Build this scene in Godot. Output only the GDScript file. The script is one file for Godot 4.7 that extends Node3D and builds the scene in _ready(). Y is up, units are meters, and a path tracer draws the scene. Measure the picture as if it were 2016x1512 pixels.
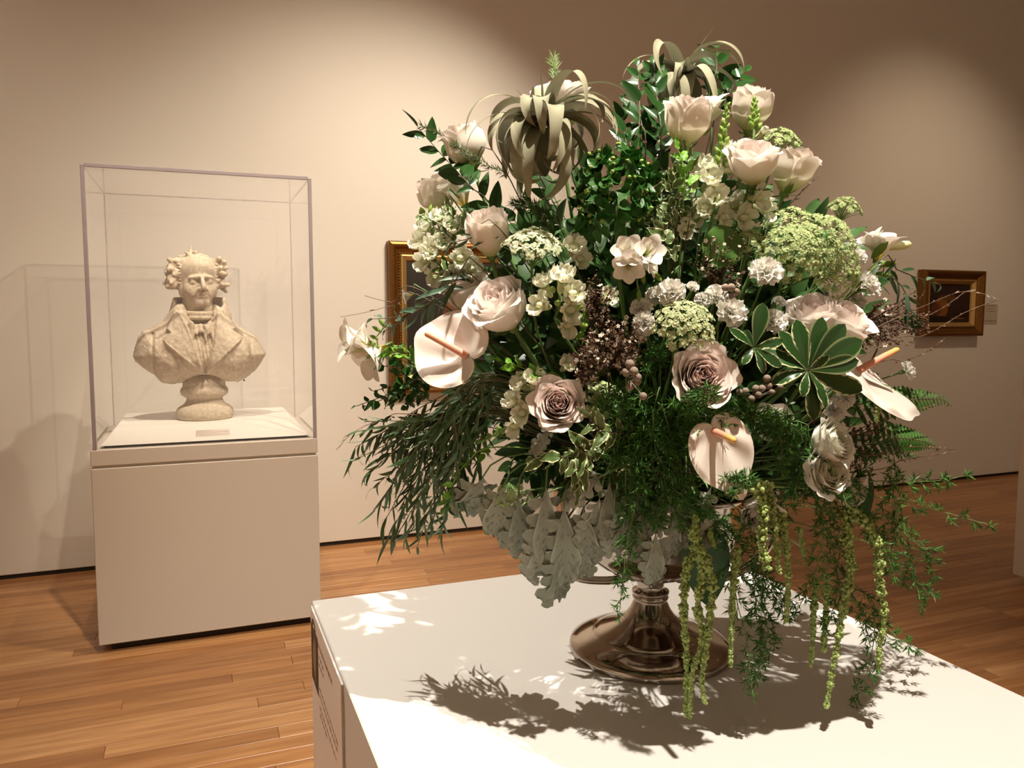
extends Node3D
# A gallery room: a bust in a clear case on a pedestal, two gilt-framed pictures, and a large flower arrangement on a white plinth.

const F := 1563.0                         # focal length in pixels of a 2016 x 1512 frame
const HEART := Vector3(0.78, 1.30, -1.26) # where the stems meet in the bowl
const DOME := Vector3(0.80, 1.52, -1.27)  # middle of the bouquet
const DOME_R := Vector3(0.50, 0.56, 0.30)
var cam_pos := Vector3(0, 1.6, 0)
var fw := Vector3.FORWARD
var rt := Vector3.RIGHT
var upv := Vector3.UP
var hf := Vector3.FORWARD
var rng := RandomNumberGenerator.new()
var used := {}
var M := {}
var T := {}

# ---------------------------------------------------------------- small helpers
func numbered(called: String) -> String:
	var n: int = used.get(called, 0)
	used[called] = n + 1
	return called if n == 0 else "%s_%03d" % [called, n]

func tag(o: Node, label: String, category: String, group := "", kind := "") -> void:
	if label: o.set_meta("label", label)
	if category: o.set_meta("category", category)
	if group: o.set_meta("group", group)
	if kind: o.set_meta("kind", kind)

func thing(called: String, label: String, category: String, at_pos: Vector3, group := "") -> Node3D:
	var o := Node3D.new()
	o.name = numbered(called)
	add_child(o)
	o.position = at_pos
	tag(o, label, category, group)
	return o

# a mesh whose points are in world space, hung under its thing
func part(parent: Node3D, called: String, mesh: Mesh, mat: Material, kind := "") -> MeshInstance3D:
	var o := MeshInstance3D.new()
	o.name = called
	o.mesh = mesh
	o.material_override = mat
	parent.add_child(o, true)
	var top: Node3D = parent
	var off := Vector3.ZERO
	while top != self:
		off += top.position
		top = top.get_parent()
	o.position = -off
	if kind: o.set_meta("kind", kind)
	return o

# a shared mesh placed by a world transform
func placed(parent: Node3D, called: String, mesh: Mesh, mat: Material, xf: Transform3D) -> MeshInstance3D:
	var o := part(parent, called, mesh, mat)
	o.transform = Transform3D(xf.basis, xf.origin + o.position)
	return o

func structure(called: String, mesh: Mesh, mat: Material, pos := Vector3.ZERO) -> MeshInstance3D:
	var o := MeshInstance3D.new()
	o.name = called
	o.mesh = mesh
	o.material_override = mat
	o.position = pos
	add_child(o)
	o.set_meta("kind", "structure")
	return o

func ray(px: float, py: float) -> Vector3:
	return fw + rt * ((px - 1008.0) / F) - upv * ((py - 756.0) / F)

func depth_of(p: Vector3) -> float:
	return (p - cam_pos).dot(fw)

func on_plane_y(px: float, py: float, y: float) -> Vector3:
	var r := ray(px, py)
	return cam_pos + r * ((y - cam_pos.y) / r.y)

func on_plane_z(px: float, py: float, z: float) -> Vector3:
	var r := ray(px, py)
	return cam_pos + r * ((z - cam_pos.z) / r.z)

# a point on the bouquet's dome; off > 0 stands further out towards the room in front
func dome(px: float, py: float, off := 0.0) -> Vector3:
	var d := ray(px, py)
	var o := cam_pos - DOME
	var D := Vector3(d.dot(rt) / DOME_R.x, d.y / DOME_R.y, d.dot(hf) / DOME_R.z)
	var O := Vector3(o.dot(rt) / DOME_R.x, o.y / DOME_R.y, o.dot(hf) / DOME_R.z)
	var a := D.dot(D)
	var b := O.dot(D)
	var c := O.dot(O) - 1.0
	var disc := b * b - a * c
	var t := -b / a
	if disc > 0.0: t = (-b - sqrt(disc)) / a
	return cam_pos + d * (t - off)

func vdir(r: float, u: float, t: float) -> Vector3:
	return (rt * r + Vector3.UP * u - hf * t).normalized()

# basis with y along dir; z turned towards the hint
func aim(dir: Vector3, hint: Vector3, roll := 0.0) -> Basis:
	var y := dir.normalized()
	var x := y.cross(hint)
	if x.length() < 0.01: x = y.cross(Vector3(0.3, 0.5, 0.8))
	x = x.normalized()
	var z := x.cross(y).normalized()
	var b := Basis(x, y, z)
	return b.rotated(y, roll) if roll != 0.0 else b

func rnd(a: float, b: float) -> float:
	return rng.randf_range(a, b)

func rvec() -> Vector3:
	var v := Vector3(rnd(-1, 1), rnd(-1, 1), rnd(-1, 1))
	return v.normalized() if v.length() > 0.01 else Vector3.UP

# ---------------------------------------------------------------- mesh building
class MB:
	var v := PackedVector3Array()
	var n := PackedVector3Array()
	var c := PackedColorArray()
	var uv := PackedVector2Array()
	var i := PackedInt32Array()
	func add(t: Dictionary, xf: Transform3D, tint := Color.WHITE) -> void:
		var base := v.size()
		v.append_array(xf * (t.v as PackedVector3Array))
		var nb := Transform3D(xf.basis.orthonormalized(), Vector3.ZERO)
		n.append_array(nb * (t.n as PackedVector3Array))
		if tint == Color.WHITE:
			c.append_array(t.c)
		else:
			for k in t.c: c.push_back(k * tint)
		uv.append_array(t.uv)
		for k in t.i: i.push_back(k + base)
	func mesh() -> ArrayMesh:
		var m := ArrayMesh.new()
		if v.is_empty(): return m
		var a := []
		a.resize(Mesh.ARRAY_MAX)
		a[Mesh.ARRAY_VERTEX] = v
		a[Mesh.ARRAY_NORMAL] = n
		a[Mesh.ARRAY_COLOR] = c
		a[Mesh.ARRAY_TEX_UV] = uv
		a[Mesh.ARRAY_INDEX] = i
		m.add_surface_from_arrays(Mesh.PRIMITIVE_TRIANGLES, a)
		return m

func mesh_of(t: Dictionary) -> ArrayMesh:
	var b := MB.new()
	b.add(t, Transform3D())
	return b.mesh()

# grid of points -> template; rows j, columns i; front = du x dv
func grid(p: PackedVector3Array, col: PackedColorArray, w: int, h: int, wrap := false) -> Dictionary:
	var nn := PackedVector3Array()
	nn.resize(w * h)
	var uv := PackedVector2Array()
	uv.resize(w * h)
	for j in h:
		for i in w:
			var i0 := i - 1
			var i1 := i + 1
			if wrap:
				if i0 < 0: i0 = w - 2
				if i1 > w - 1: i1 = 1
			else:
				i0 = maxi(i0, 0)
				i1 = mini(i1, w - 1)
			var du := p[j * w + i1] - p[j * w + i0]
			var j0 := maxi(j - 1, 0)
			var j1 := mini(j + 1, h - 1)
			if du.length_squared() < 1e-14:
				var jj := j1 if j == 0 else j0
				du = p[jj * w + i1] - p[jj * w + i0]
			var dv := p[j1 * w + i] - p[j0 * w + i]
			var x := du.cross(dv)
			nn[j * w + i] = x.normalized() if x.length_squared() > 1e-20 else Vector3.UP
			uv[j * w + i] = Vector2(float(i) / (w - 1), float(j) / (h - 1))
	var idx := PackedInt32Array()
	for j in h - 1:
		for i in w - 1:
			var a := j * w + i
			idx.append_array([a, a + w, a + 1, a + 1, a + w, a + w + 1])
	return {"v": p, "n": nn, "c": col, "uv": uv, "i": idx}

# fn(u in -1..1, v in 0..1) -> [position, colour]
func sheet(nu: int, nv: int, fn: Callable, wrap := false) -> Dictionary:
	var p := PackedVector3Array()
	var c := PackedColorArray()
	for j in nv + 1:
		for i in nu + 1:
			var r: Array = fn.call(-1.0 + 2.0 * i / nu, float(j) / nv)
			p.push_back(r[0])
			c.push_back(r[1])
	return grid(p, c, nu + 1, nv + 1, wrap)

func merge(list: Array) -> Dictionary:
	var b := MB.new()
	for t in list: b.add(t, Transform3D())
	return {"v": b.v, "n": b.n, "c": b.c, "uv": b.uv, "i": b.i}

func moved(t: Dictionary, xf: Transform3D, tint := Color.WHITE) -> Dictionary:
	var b := MB.new()
	b.add(t, xf, tint)
	return {"v": b.v, "n": b.n, "c": b.c, "uv": b.uv, "i": b.i}

func tube_t(path: PackedVector3Array, radii: PackedFloat32Array, sides := 6, col := Color.WHITE) -> Dictionary:
	var p := PackedVector3Array()
	var c := PackedColorArray()
	var m := path.size()
	var side := Vector3.ZERO
	for j in m:
		var tan := (path[mini(j + 1, m - 1)] - path[maxi(j - 1, 0)]).normalized()
		if j == 0:
			side = tan.cross(Vector3(0.31, 0.22, 0.93))
			if side.length() < 0.05: side = tan.cross(Vector3.UP)
		side = (side - tan * side.dot(tan)).normalized()
		var oth := tan.cross(side)
		for i in sides + 1:
			var a := TAU * i / sides
			p.push_back(path[j] + (side * cos(a) + oth * sin(a)) * radii[j])
			c.push_back(col)
	return grid(p, c, sides + 1, m, true)

func bez(a: Vector3, b: Vector3, c: Vector3, n: int) -> PackedVector3Array:
	var r := PackedVector3Array()
	for k in n + 1:
		var t := float(k) / n
		r.push_back(a.lerp(b, t).lerp(b.lerp(c, t), t))
	return r

func smooth_path(pts: Array, n: int) -> PackedVector3Array:
	var cv := Curve3D.new()
	cv.bake_interval = 0.004
	for k in pts.size():
		var pr: Vector3 = pts[maxi(k - 1, 0)]
		var nx: Vector3 = pts[mini(k + 1, pts.size() - 1)]
		var t := (nx - pr) / 6.0
		cv.add_point(pts[k], -t, t)
	var r := PackedVector3Array()
	var L := cv.get_baked_length()
	for k in n + 1: r.push_back(cv.sample_baked(L * k / n, true))
	return r

func ramp_r(n: int, a: float, b: float) -> PackedFloat32Array:
	var r := PackedFloat32Array()
	for k in n: r.push_back(lerpf(a, b, float(k) / maxi(n - 1, 1)))
	return r

# lathe about y; prof = array of Vector2(radius, y) from bottom to top
func lathe_t(prof: PackedVector2Array, seg := 48, col := Color.WHITE, sq := 0.0) -> Dictionary:
	var p := PackedVector3Array()
	var c := PackedColorArray()
	for q in prof:
		for i in seg + 1:
			var a := -TAU * i / seg
			var k := 1.0
			if sq > 0.0: k = 1.0 + sq * 0.5 * (1.0 - cos(8.0 * a)) * 0.5
			p.push_back(Vector3(q.x * k * cos(a), q.y, q.x * k * sin(a)))
			c.push_back(col)
	return grid(p, c, seg + 1, prof.size(), true)

# box with chamfered edges
func box_t(size: Vector3, ch := 0.003, col := Color.WHITE) -> Dictionary:
	var b := MB.new()
	var h := size * 0.5
	ch = minf(ch, minf(h.x, minf(h.y, h.z)) * 0.9)
	var ax := [Vector3.RIGHT, Vector3.UP, Vector3.BACK]
	for k in 3:
		for s in [-1.0, 1.0]:
			var nrm: Vector3 = ax[k] * s
			var u: Vector3 = ax[(k + 1) % 3]
			var w: Vector3 = ax[(k + 2) % 3]
			var hu: float = h[(k + 1) % 3] - ch
			var hw: float = h[(k + 2) % 3] - ch
			var c0: Vector3 = nrm * h[k]
			_quad(b, [c0 - u * hu - w * hw, c0 + u * hu - w * hw, c0 + u * hu + w * hw, c0 - u * hu + w * hw], nrm, col)
	if ch > 0.0:
		for k in 3:
			var e: Vector3 = ax[k]
			var u: Vector3 = ax[(k + 1) % 3]
			var w: Vector3 = ax[(k + 2) % 3]
			var he: float = h[k] - ch
			for su in [-1.0, 1.0]:
				for sw in [-1.0, 1.0]:
					var a1: Vector3 = u * su * h[(k + 1) % 3] + w * sw * (h[(k + 2) % 3] - ch)
					var a2: Vector3 = u * su * (h[(k + 1) % 3] - ch) + w * sw * h[(k + 2) % 3]
					_quad(b, [a1 - e * he, a1 + e * he, a2 + e * he, a2 - e * he], (u * su + w * sw).normalized(), col)
		for sx in [-1.0, 1.0]:
			for sy in [-1.0, 1.0]:
				for sz in [-1.0, 1.0]:
					var s3 := Vector3(sx, sy, sz)
					var A := Vector3(sx * h.x, sy * (h.y - ch), sz * (h.z - ch))
					var B := Vector3(sx * (h.x - ch), sy * h.y, sz * (h.z - ch))
					var C := Vector3(sx * (h.x - ch), sy * (h.y - ch), sz * h.z)
					_tri(b, A, B, C, s3.normalized(), col)
	return {"v": b.v, "n": b.n, "c": b.c, "uv": b.uv, "i": b.i}

func _tri(b: MB, A: Vector3, B: Vector3, C: Vector3, nrm: Vector3, col: Color) -> void:
	var k := b.v.size()
	b.v.append_array([A, B, C])
	for q in 3:
		b.n.push_back(nrm); b.c.push_back(col); b.uv.push_back(Vector2.ZERO)
	if (C - A).cross(B - A).dot(nrm) > 0: b.i.append_array([k, k + 1, k + 2])
	else: b.i.append_array([k, k + 2, k + 1])

func _quad(b: MB, q: Array, nrm: Vector3, col: Color) -> void:
	var k := b.v.size()
	var uvs := [Vector2(0, 1), Vector2(1, 1), Vector2(1, 0), Vector2(0, 0)]
	for j in 4:
		b.v.push_back(q[j]); b.n.push_back(nrm); b.c.push_back(col); b.uv.push_back(uvs[j])
	if ((q[2] - q[0]) as Vector3).cross(q[1] - q[0]).dot(nrm) > 0: b.i.append_array([k, k + 1, k + 2, k, k + 2, k + 3])
	else: b.i.append_array([k, k + 2, k + 1, k, k + 3, k + 2])

func box_m(size: Vector3, ch := 0.003) -> ArrayMesh:
	return mesh_of(box_t(size, ch))

func ball_t(r: float, seg := 8, rings := 6, col := Color.WHITE, bump := 0.0) -> Dictionary:
	var p := PackedVector3Array()
	var c := PackedColorArray()
	for j in rings + 1:
		var th := PI * (1.0 - float(j) / rings)
		for i in seg + 1:
			var a := -TAU * (i % seg) / seg
			var k := r * (1.0 + (bump * sin(i % seg * 2.7 + j * 4.1) if j > 0 and j < rings else 0.0))
			p.push_back(Vector3(k * sin(th) * cos(a), k * cos(th), k * sin(th) * sin(a)))
			c.push_back(col)
	return grid(p, c, seg + 1, rings + 1, true)

# ---------------------------------------------------------------- materials
func mat(called: String, lin: Color, rough := 0.6, back := 0.0, spec := 0.5) -> StandardMaterial3D:
	var m := StandardMaterial3D.new()
	m.resource_name = called
	m.albedo_color = lin.linear_to_srgb()
	m.roughness = rough
	m.metallic_specular = spec
	m.vertex_color_use_as_albedo = true
	m.cull_mode = BaseMaterial3D.CULL_DISABLED
	if back > 0.0:
		m.backlight_enabled = true
		m.backlight = Color(back, back, back).linear_to_srgb()
	M[called] = m
	return m

func noise_tex(seed_: int, freq: float, a: Color, b: Color, size := 256, oct := 4) -> NoiseTexture2D:
	var fn := FastNoiseLite.new()
	fn.seed = seed_
	fn.frequency = freq
	fn.fractal_octaves = oct
	var t := NoiseTexture2D.new()
	t.width = size
	t.height = size
	t.seamless = true
	t.noise = fn
	var g := Gradient.new()
	g.set_color(0, a)
	g.set_color(1, b)
	t.color_ramp = g
	return t

# ---------------------------------------------------------------- the scene
func spot(pos: Vector3, target: Vector3, energy: float, angle: float, soft: float, blend: float, label: String, col := Color(1.0, 0.928, 0.835)) -> void:
	var d := (target - pos).normalized()
	var o := thing("track_spotlight", label, "spotlight", pos)
	var b := aim(-d, Vector3(0.1, 0.2, 0.97))
	var can := lathe_t(PackedVector2Array([Vector2(0.052, 0.0), Vector2(0.056, 0.0), Vector2(0.056, 0.13), Vector2(0.045, 0.15), Vector2(0.001, 0.152)]), 20)
	placed(o, "housing", mesh_of(can), M.lamp_white, Transform3D(b, pos))
	var lens := lathe_t(PackedVector2Array([Vector2(0.051, 0.012), Vector2(0.0005, 0.012)]), 20)
	placed(o, "lens", mesh_of(lens), M.lamp_glow, Transform3D(b, pos))
	part(o, "stem", mesh_of(tube_t(PackedVector3Array([pos - d * 0.1, Vector3(pos.x, 5.2, pos.z)]), PackedFloat32Array([0.01, 0.01]), 8)), M.lamp_white)
	var l := SpotLight3D.new()
	l.name = "lamp_light"
	l.light_color = col
	l.light_energy = energy
	l.spot_angle = angle
	l.spot_angle_attenuation = blend
	l.spot_range = 20.0
	l.spot_attenuation = 2.0
	l.light_size = soft
	l.shadow_enabled = true
	o.add_child(l)
	l.position = d * 0.01
	l.basis = Basis.looking_at(d, Vector3(0.1, 0.2, 0.97))

func _ready() -> void:
	rng.seed = 20240611
	# camera: level horizon, looking a little down and to the right of the wall's normal
	var pitch := atan(135.0 / F)
	var yaw := atan(618.0 / 1569.0)
	fw = Vector3(sin(yaw) * cos(pitch), -sin(pitch), -cos(yaw) * cos(pitch))
	rt = Vector3(cos(yaw), 0, sin(yaw))
	upv = rt.cross(fw)
	hf = Vector3(fw.x, 0, fw.z).normalized()
	var cam := Camera3D.new()
	cam.name = "camera"
	cam.fov = rad_to_deg(2.0 * atan(756.0 / F))
	cam.near = 0.05
	cam.far = 60.0
	add_child(cam)
	cam.position = cam_pos
	cam.basis = Basis(rt, upv, -fw)
	cam.current = true
	var env := Environment.new()
	env.background_mode = Environment.BG_COLOR
	env.background_color = Color(0, 0, 0)
	env.tonemap_mode = Environment.TONE_MAPPER_LINEAR
	env.tonemap_exposure = 1.07
	env.sdfgi_enabled = true
	env.ssao_enabled = true
	env.ssil_enabled = true
	var we := WorldEnvironment.new()
	we.name = "environment"
	we.environment = env
	add_child(we)
	make_materials()
	# lamps on the ceiling: two on the bouquet, two on the bust, one for each picture, the others on the walls behind the viewer
	spot(Vector3(0.74, 3.95, -0.36), Vector3(0.80, 1.35, -1.15), 15.0, 38.0, 0.015, 0.7, "white track spotlight hanging in front of the flower arrangement", Color(1.0, 0.955, 0.895))
	spot(Vector3(-0.32, 4.1, -2.35), Vector3(0.80, 1.2, -1.25), 12.0, 34.0, 0.015, 0.7, "white track spotlight hanging to the left of the flower arrangement", Color(1.0, 0.955, 0.895))
	spot(Vector3(1.0, 4.1, -3.05), Vector3(0.0, 0.6, -4.3), 3.8, 40.0, 0.02, 1.0, "white track spotlight hanging nearest the bust case")
	spot(Vector3(1.9, 4.1, -2.6), Vector3(0.9, 1.6, -5.5), 6.8, 38.0, 0.02, 1.0, "white track spotlight aimed past the bust case at the wall")
	spot(Vector3(2.2, 4.1, -3.0), Vector3(1.25, 1.7, -5.5), 5.2, 36.0, 0.02, 1.0, "white track spotlight over the gilt picture behind the flowers")
	spot(Vector3(6.2, 4.8, -3.0), Vector3(6.2, 1.5, -5.5), 3.8, 38.0, 0.03, 1.0, "white track spotlight over the small gilt picture at the far end", Color(1.0, 0.885, 0.75))
	spot(Vector3(-0.1, 4.4, -3.05), Vector3(0.02, 1.55, -4.5), 8.5, 17.0, 0.015, 0.8, "white track spotlight almost straight above the front of the bust")
	spot(Vector3(-1.3, 4.3, -1.6), Vector3(-2.6, 1.4, -5.5), 3.0, 40.0, 0.05, 1.0, "white track spotlight washing the far left of the back wall")
	spot(Vector3(-1.3, 4.3, 0.6), Vector3(-3.4, 1.5, 0.2), 9.5, 42.0, 0.05, 1.0, "white track spotlight washing the left side wall")
	spot(Vector3(1.5, 4.3, 1.4), Vector3(1.2, 1.6, 3.9), 11.0, 44.0, 0.05, 1.0, "white track spotlight washing the wall behind the viewer")
	spot(Vector3(5.0, 4.3, 1.4), Vector3(5.2, 1.6, 3.9), 10.5, 44.0, 0.05, 1.0, "white track spotlight washing the far part of the rear wall")
	make_room()
	make_pedestal_and_case()
	make_bust()
	make_pictures()
	make_plinth_and_vase()
	make_templates()
	make_bouquet()

func make_materials() -> void:
	var m: StandardMaterial3D
	mat("lamp_white", Color(0.8, 0.8, 0.8), 0.4)
	m = mat("lamp_glow", Color(1, 0.95, 0.85), 0.4)
	m.emission_enabled = true
	m.emission = Color(1.0, 0.9, 0.75)
	m.emission_energy_multiplier = 6.0
	# painted plaster: fine roller stipple
	m = mat("wall_paint", Color(0.80, 0.765, 0.70), 0.85)
	mat("ceiling_paint", Color(0.75, 0.72, 0.67), 0.9)
	mat("dark_reveal", Color(0.02, 0.013, 0.008), 0.7)
	mat("plinth_paint", Color(0.64, 0.625, 0.595), 0.45)
	mat("pedestal_paint", Color(0.62, 0.56, 0.485), 0.6)
	mat("deck_paint", Color(0.84, 0.81, 0.75), 0.6)
	m = mat("acrylic", Color(0.96, 0.95, 0.97), 0.02)
	m.transparency = BaseMaterial3D.TRANSPARENCY_ALPHA
	m.albedo_color = Color(0.93, 0.92, 0.95, 0.05)
	m = mat("acrylic_edge", Color(0.42, 0.38, 0.40), 0.25)
	m.transparency = BaseMaterial3D.TRANSPARENCY_ALPHA
	m.albedo_color = Color(0.62, 0.58, 0.60, 0.7)
	m = mat("acrylic_far", Color(0.42, 0.38, 0.40), 0.2)
	m.transparency = BaseMaterial3D.TRANSPARENCY_ALPHA
	m.albedo_color = Color(0.70, 0.66, 0.66, 0.3)
	# oak strips in six tones, grain drawn out along the board
	var tones := [Color(0.56, 0.285, 0.112), Color(0.63, 0.33, 0.135), Color(0.50, 0.245, 0.094), Color(0.68, 0.375, 0.165), Color(0.59, 0.295, 0.112), Color(0.46, 0.22, 0.084)]
	var grain := noise_tex(11, 0.012, Color(0.78, 0.72, 0.66), Color(1, 1, 1), 512, 5)
	for k in 6:
		m = mat("oak_%d" % k, tones[k], 0.32)
		m.albedo_texture = grain
		m.uv1_triplanar = true
		m.uv1_world_triplanar = true
		m.uv1_scale = Vector3(0.22, 1, 3.1)
		m.uv1_offset = Vector3(0.137 * k, 0.3 * k, 0.41 * k)
	# white-painted plaster of the bust
	m = mat("plaster", Color(0.74, 0.665, 0.545), 0.75)
	m.albedo_texture = noise_tex(21, 0.03, Color(0.80, 0.76, 0.70), Color(1, 1, 1), 256, 5)
	m.uv1_triplanar = true
	m.uv1_scale = Vector3(5, 5, 5)
	mat("rust", Color(0.02, 0.012, 0.006), 0.9)
	m = mat("gilt", Color(0.40, 0.20, 0.05), 0.36)
	m.metallic = 0.75
	m.albedo_texture = noise_tex(31, 0.06, Color(0.55, 0.48, 0.42), Color(1, 1, 1), 256, 4)
	m.uv1_triplanar = true
	m.uv1_scale = Vector3(6, 6, 6)
	m = mat("gilt_pale", Color(0.56, 0.36, 0.13), 0.4)
	m.metallic = 0.7
	mat("gilt_dark", Color(0.09, 0.04, 0.015), 0.5)
	m = mat("silver", Color(0.40, 0.345, 0.29), 0.12)
	m.metallic = 1.0
	m.roughness_texture = noise_tex(41, 0.02, Color(0.6, 0.6, 0.6), Color(1, 1, 1), 256, 4)
	m.uv1_triplanar = true
	m.uv1_scale = Vector3(6, 6, 6)
	mat("paper", Color(0.80, 0.76, 0.70), 0.7)
	# plants: shared materials, the colours ride on the petals and leaves
	mat("petal", Color(1, 1, 1), 0.6, 0.45, 0.3)
	mat("spathe", Color(1, 1, 1), 0.22, 0.16)
	mat("spadix", Color(1, 1, 1), 0.5)
	mat("leaf", Color(1, 1, 1), 0.42, 0.16, 0.36)
	mat("leaf_gloss", Color(1, 1, 1), 0.26, 0.10, 0.40)
	mat("felt", Color(1, 1, 1), 0.8, 0.18, 0.3)
	mat("stem", Color(1, 1, 1), 0.5)
	mat("tiny", Color(1, 1, 1), 0.7, 0.2, 0.3)

# ---------------------------------------------------------------- room
func make_room() -> void:
	var X0 := -3.4
	var X1 := 11.0
	var ZB := -5.5
	var ZF := 3.9
	var H := 5.2
	var xm := (X0 + X1) * 0.5
	var zm := (ZB + ZF) * 0.5
	structure("wall_back", box_m(Vector3(X1 - X0 + 0.4, H - 0.028, 0.2), 0.004), M.wall_paint, Vector3(xm, (H + 0.028) * 0.5, ZB - 0.1))
	structure("baseboard_back", box_m(Vector3(X1 - X0, 0.034, 0.1), 0.001), M.dark_reveal, Vector3(xm, 0.017, ZB - 0.062))
	structure("wall_left", box_m(Vector3(0.2, H, ZF - ZB), 0.0), M.wall_paint, Vector3(X0 - 0.1, H * 0.5, zm))
	structure("wall_right", box_m(Vector3(0.2, H, ZF - ZB), 0.0), M.wall_paint, Vector3(X1 + 0.1, H * 0.5, zm))
	structure("wall_front", box_m(Vector3(X1 - X0 + 0.4, H, 0.2), 0.0), M.wall_paint, Vector3(xm, H * 0.5, ZF + 0.1))
	structure("ceiling", box_m(Vector3(X1 - X0 + 0.4, 0.2, ZF - ZB + 0.4), 0.0), M.ceiling_paint, Vector3(xm, H + 0.1, zm))
	# floor: a sub-floor with oak strips on it
	var fl := structure("floor", box_m(Vector3(X1 - X0, 0.1, ZF - ZB + 0.02), 0.0), M.oak_2, Vector3(xm, -0.075, zm))
	var w := 0.092
	var lens := [1.1, 1.5, 1.9, 2.3, 2.7]
	var shapes := []
	for L in lens: shapes.append(box_m(Vector3(L - 0.0012, 0.025, w - 0.0012), 0.0012))
	var r2 := RandomNumberGenerator.new()
	r2.seed = 77
	var z := ZB - 0.09
	var rest := MB.new()
	while z < ZF:
		var shown := z < -1.9
		var x := X0 - r2.randf() * 1.6
		var last := -1
		while x < X1:
			var li := r2.randi() % 5
			var t := r2.randi() % 6
			if t == last: t = (t + 1) % 6
			last = t
			var L: float = lens[li]
			if shown and x + L > -2.2 and x < 7.6:
				var o := MeshInstance3D.new()
				o.name = "plank"
				o.mesh = shapes[li]
				o.material_override = M["oak_%d" % t]
				fl.add_child(o, true)
				o.position = Vector3(x + L * 0.5, -0.0125 + r2.randf_range(-0.0003, 0.0003), z + w * 0.5) - fl.position
			elif x > X0:
				rest.add(box_t(Vector3(minf(L, X1 - x) - 0.0012, 0.025, w - 0.0012), 0.0012), Transform3D(Basis(), Vector3(x + minf(L, X1 - x) * 0.5, -0.0125, z + w * 0.5)))
			x += L
		z += w
	var ro := MeshInstance3D.new()
	ro.name = "plank_field"
	ro.mesh = rest.mesh()
	ro.material_override = M.oak_4
	fl.add_child(ro, true)
	ro.position = -fl.position
	ro.set_meta("kind", "stuff")
	# the white pedestal at the right edge of the view
	var c := on_plane_y(1993, 1130, 0.05)
	var pw := 0.9
	var o := thing("white_pedestal", "plain white pedestal cut off by the right edge of the picture", "pedestal", Vector3(c.x + pw * 0.5, 0, c.z + pw * 0.5))
	placed(o, "body", box_m(Vector3(pw, 1.25, pw), 0.004), M.pedestal_paint, Transform3D(Basis(), Vector3(c.x + pw * 0.5, 0.675, c.z + pw * 0.5)))
	placed(o, "recessed_base", box_m(Vector3(pw - 0.1, 0.05, pw - 0.1), 0.002), M.pedestal_paint, Transform3D(Basis(), Vector3(c.x + pw * 0.5, 0.025, c.z + pw * 0.5)))

# lines of print too small to read: short dark dashes on pale paper
func print_texture(wd: int, ht: int, lines: Array, paper: Color, ink: Color, seed_: int) -> ImageTexture:
	var im := Image.create(wd, ht, false, Image.FORMAT_RGB8)
	im.fill(paper)
	var r := RandomNumberGenerator.new()
	r.seed = seed_
	for l in lines:   # [x, y, length, height]
		var x: int = l[0]
		while x < l[0] + l[2]:
			var wl := r.randi_range(2, 7) * int(l[3]) / 3
			for k in wl:
				if x + k < wd and x + k < l[0] + l[2]:
					var lo := r.randi_range(0, int(l[3]) / 3)
					for y in range(int(l[1]) + lo, int(l[1] + l[3])):
						if (k + y) % 3 != 0 and y < ht: im.set_pixel(x + k, y, ink)
			x += wl + int(l[3]) / 2
	return ImageTexture.create_from_image(im)

func flat_mat(called: String, t: Texture2D, rough := 0.6) -> StandardMaterial3D:
	var m := StandardMaterial3D.new()
	m.resource_name = called
	m.albedo_texture = t
	m.roughness = rough
	m.texture_repeat = false
	return m

func quad_mesh(a: Vector3, b: Vector3, c: Vector3, d: Vector3) -> ArrayMesh:   # bottom-left, bottom-right, top-right, top-left
	var s := MB.new()
	_quad(s, [a, b, c, d], (b - a).cross(d - a).normalized(), Color.WHITE)
	return s.mesh()

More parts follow.
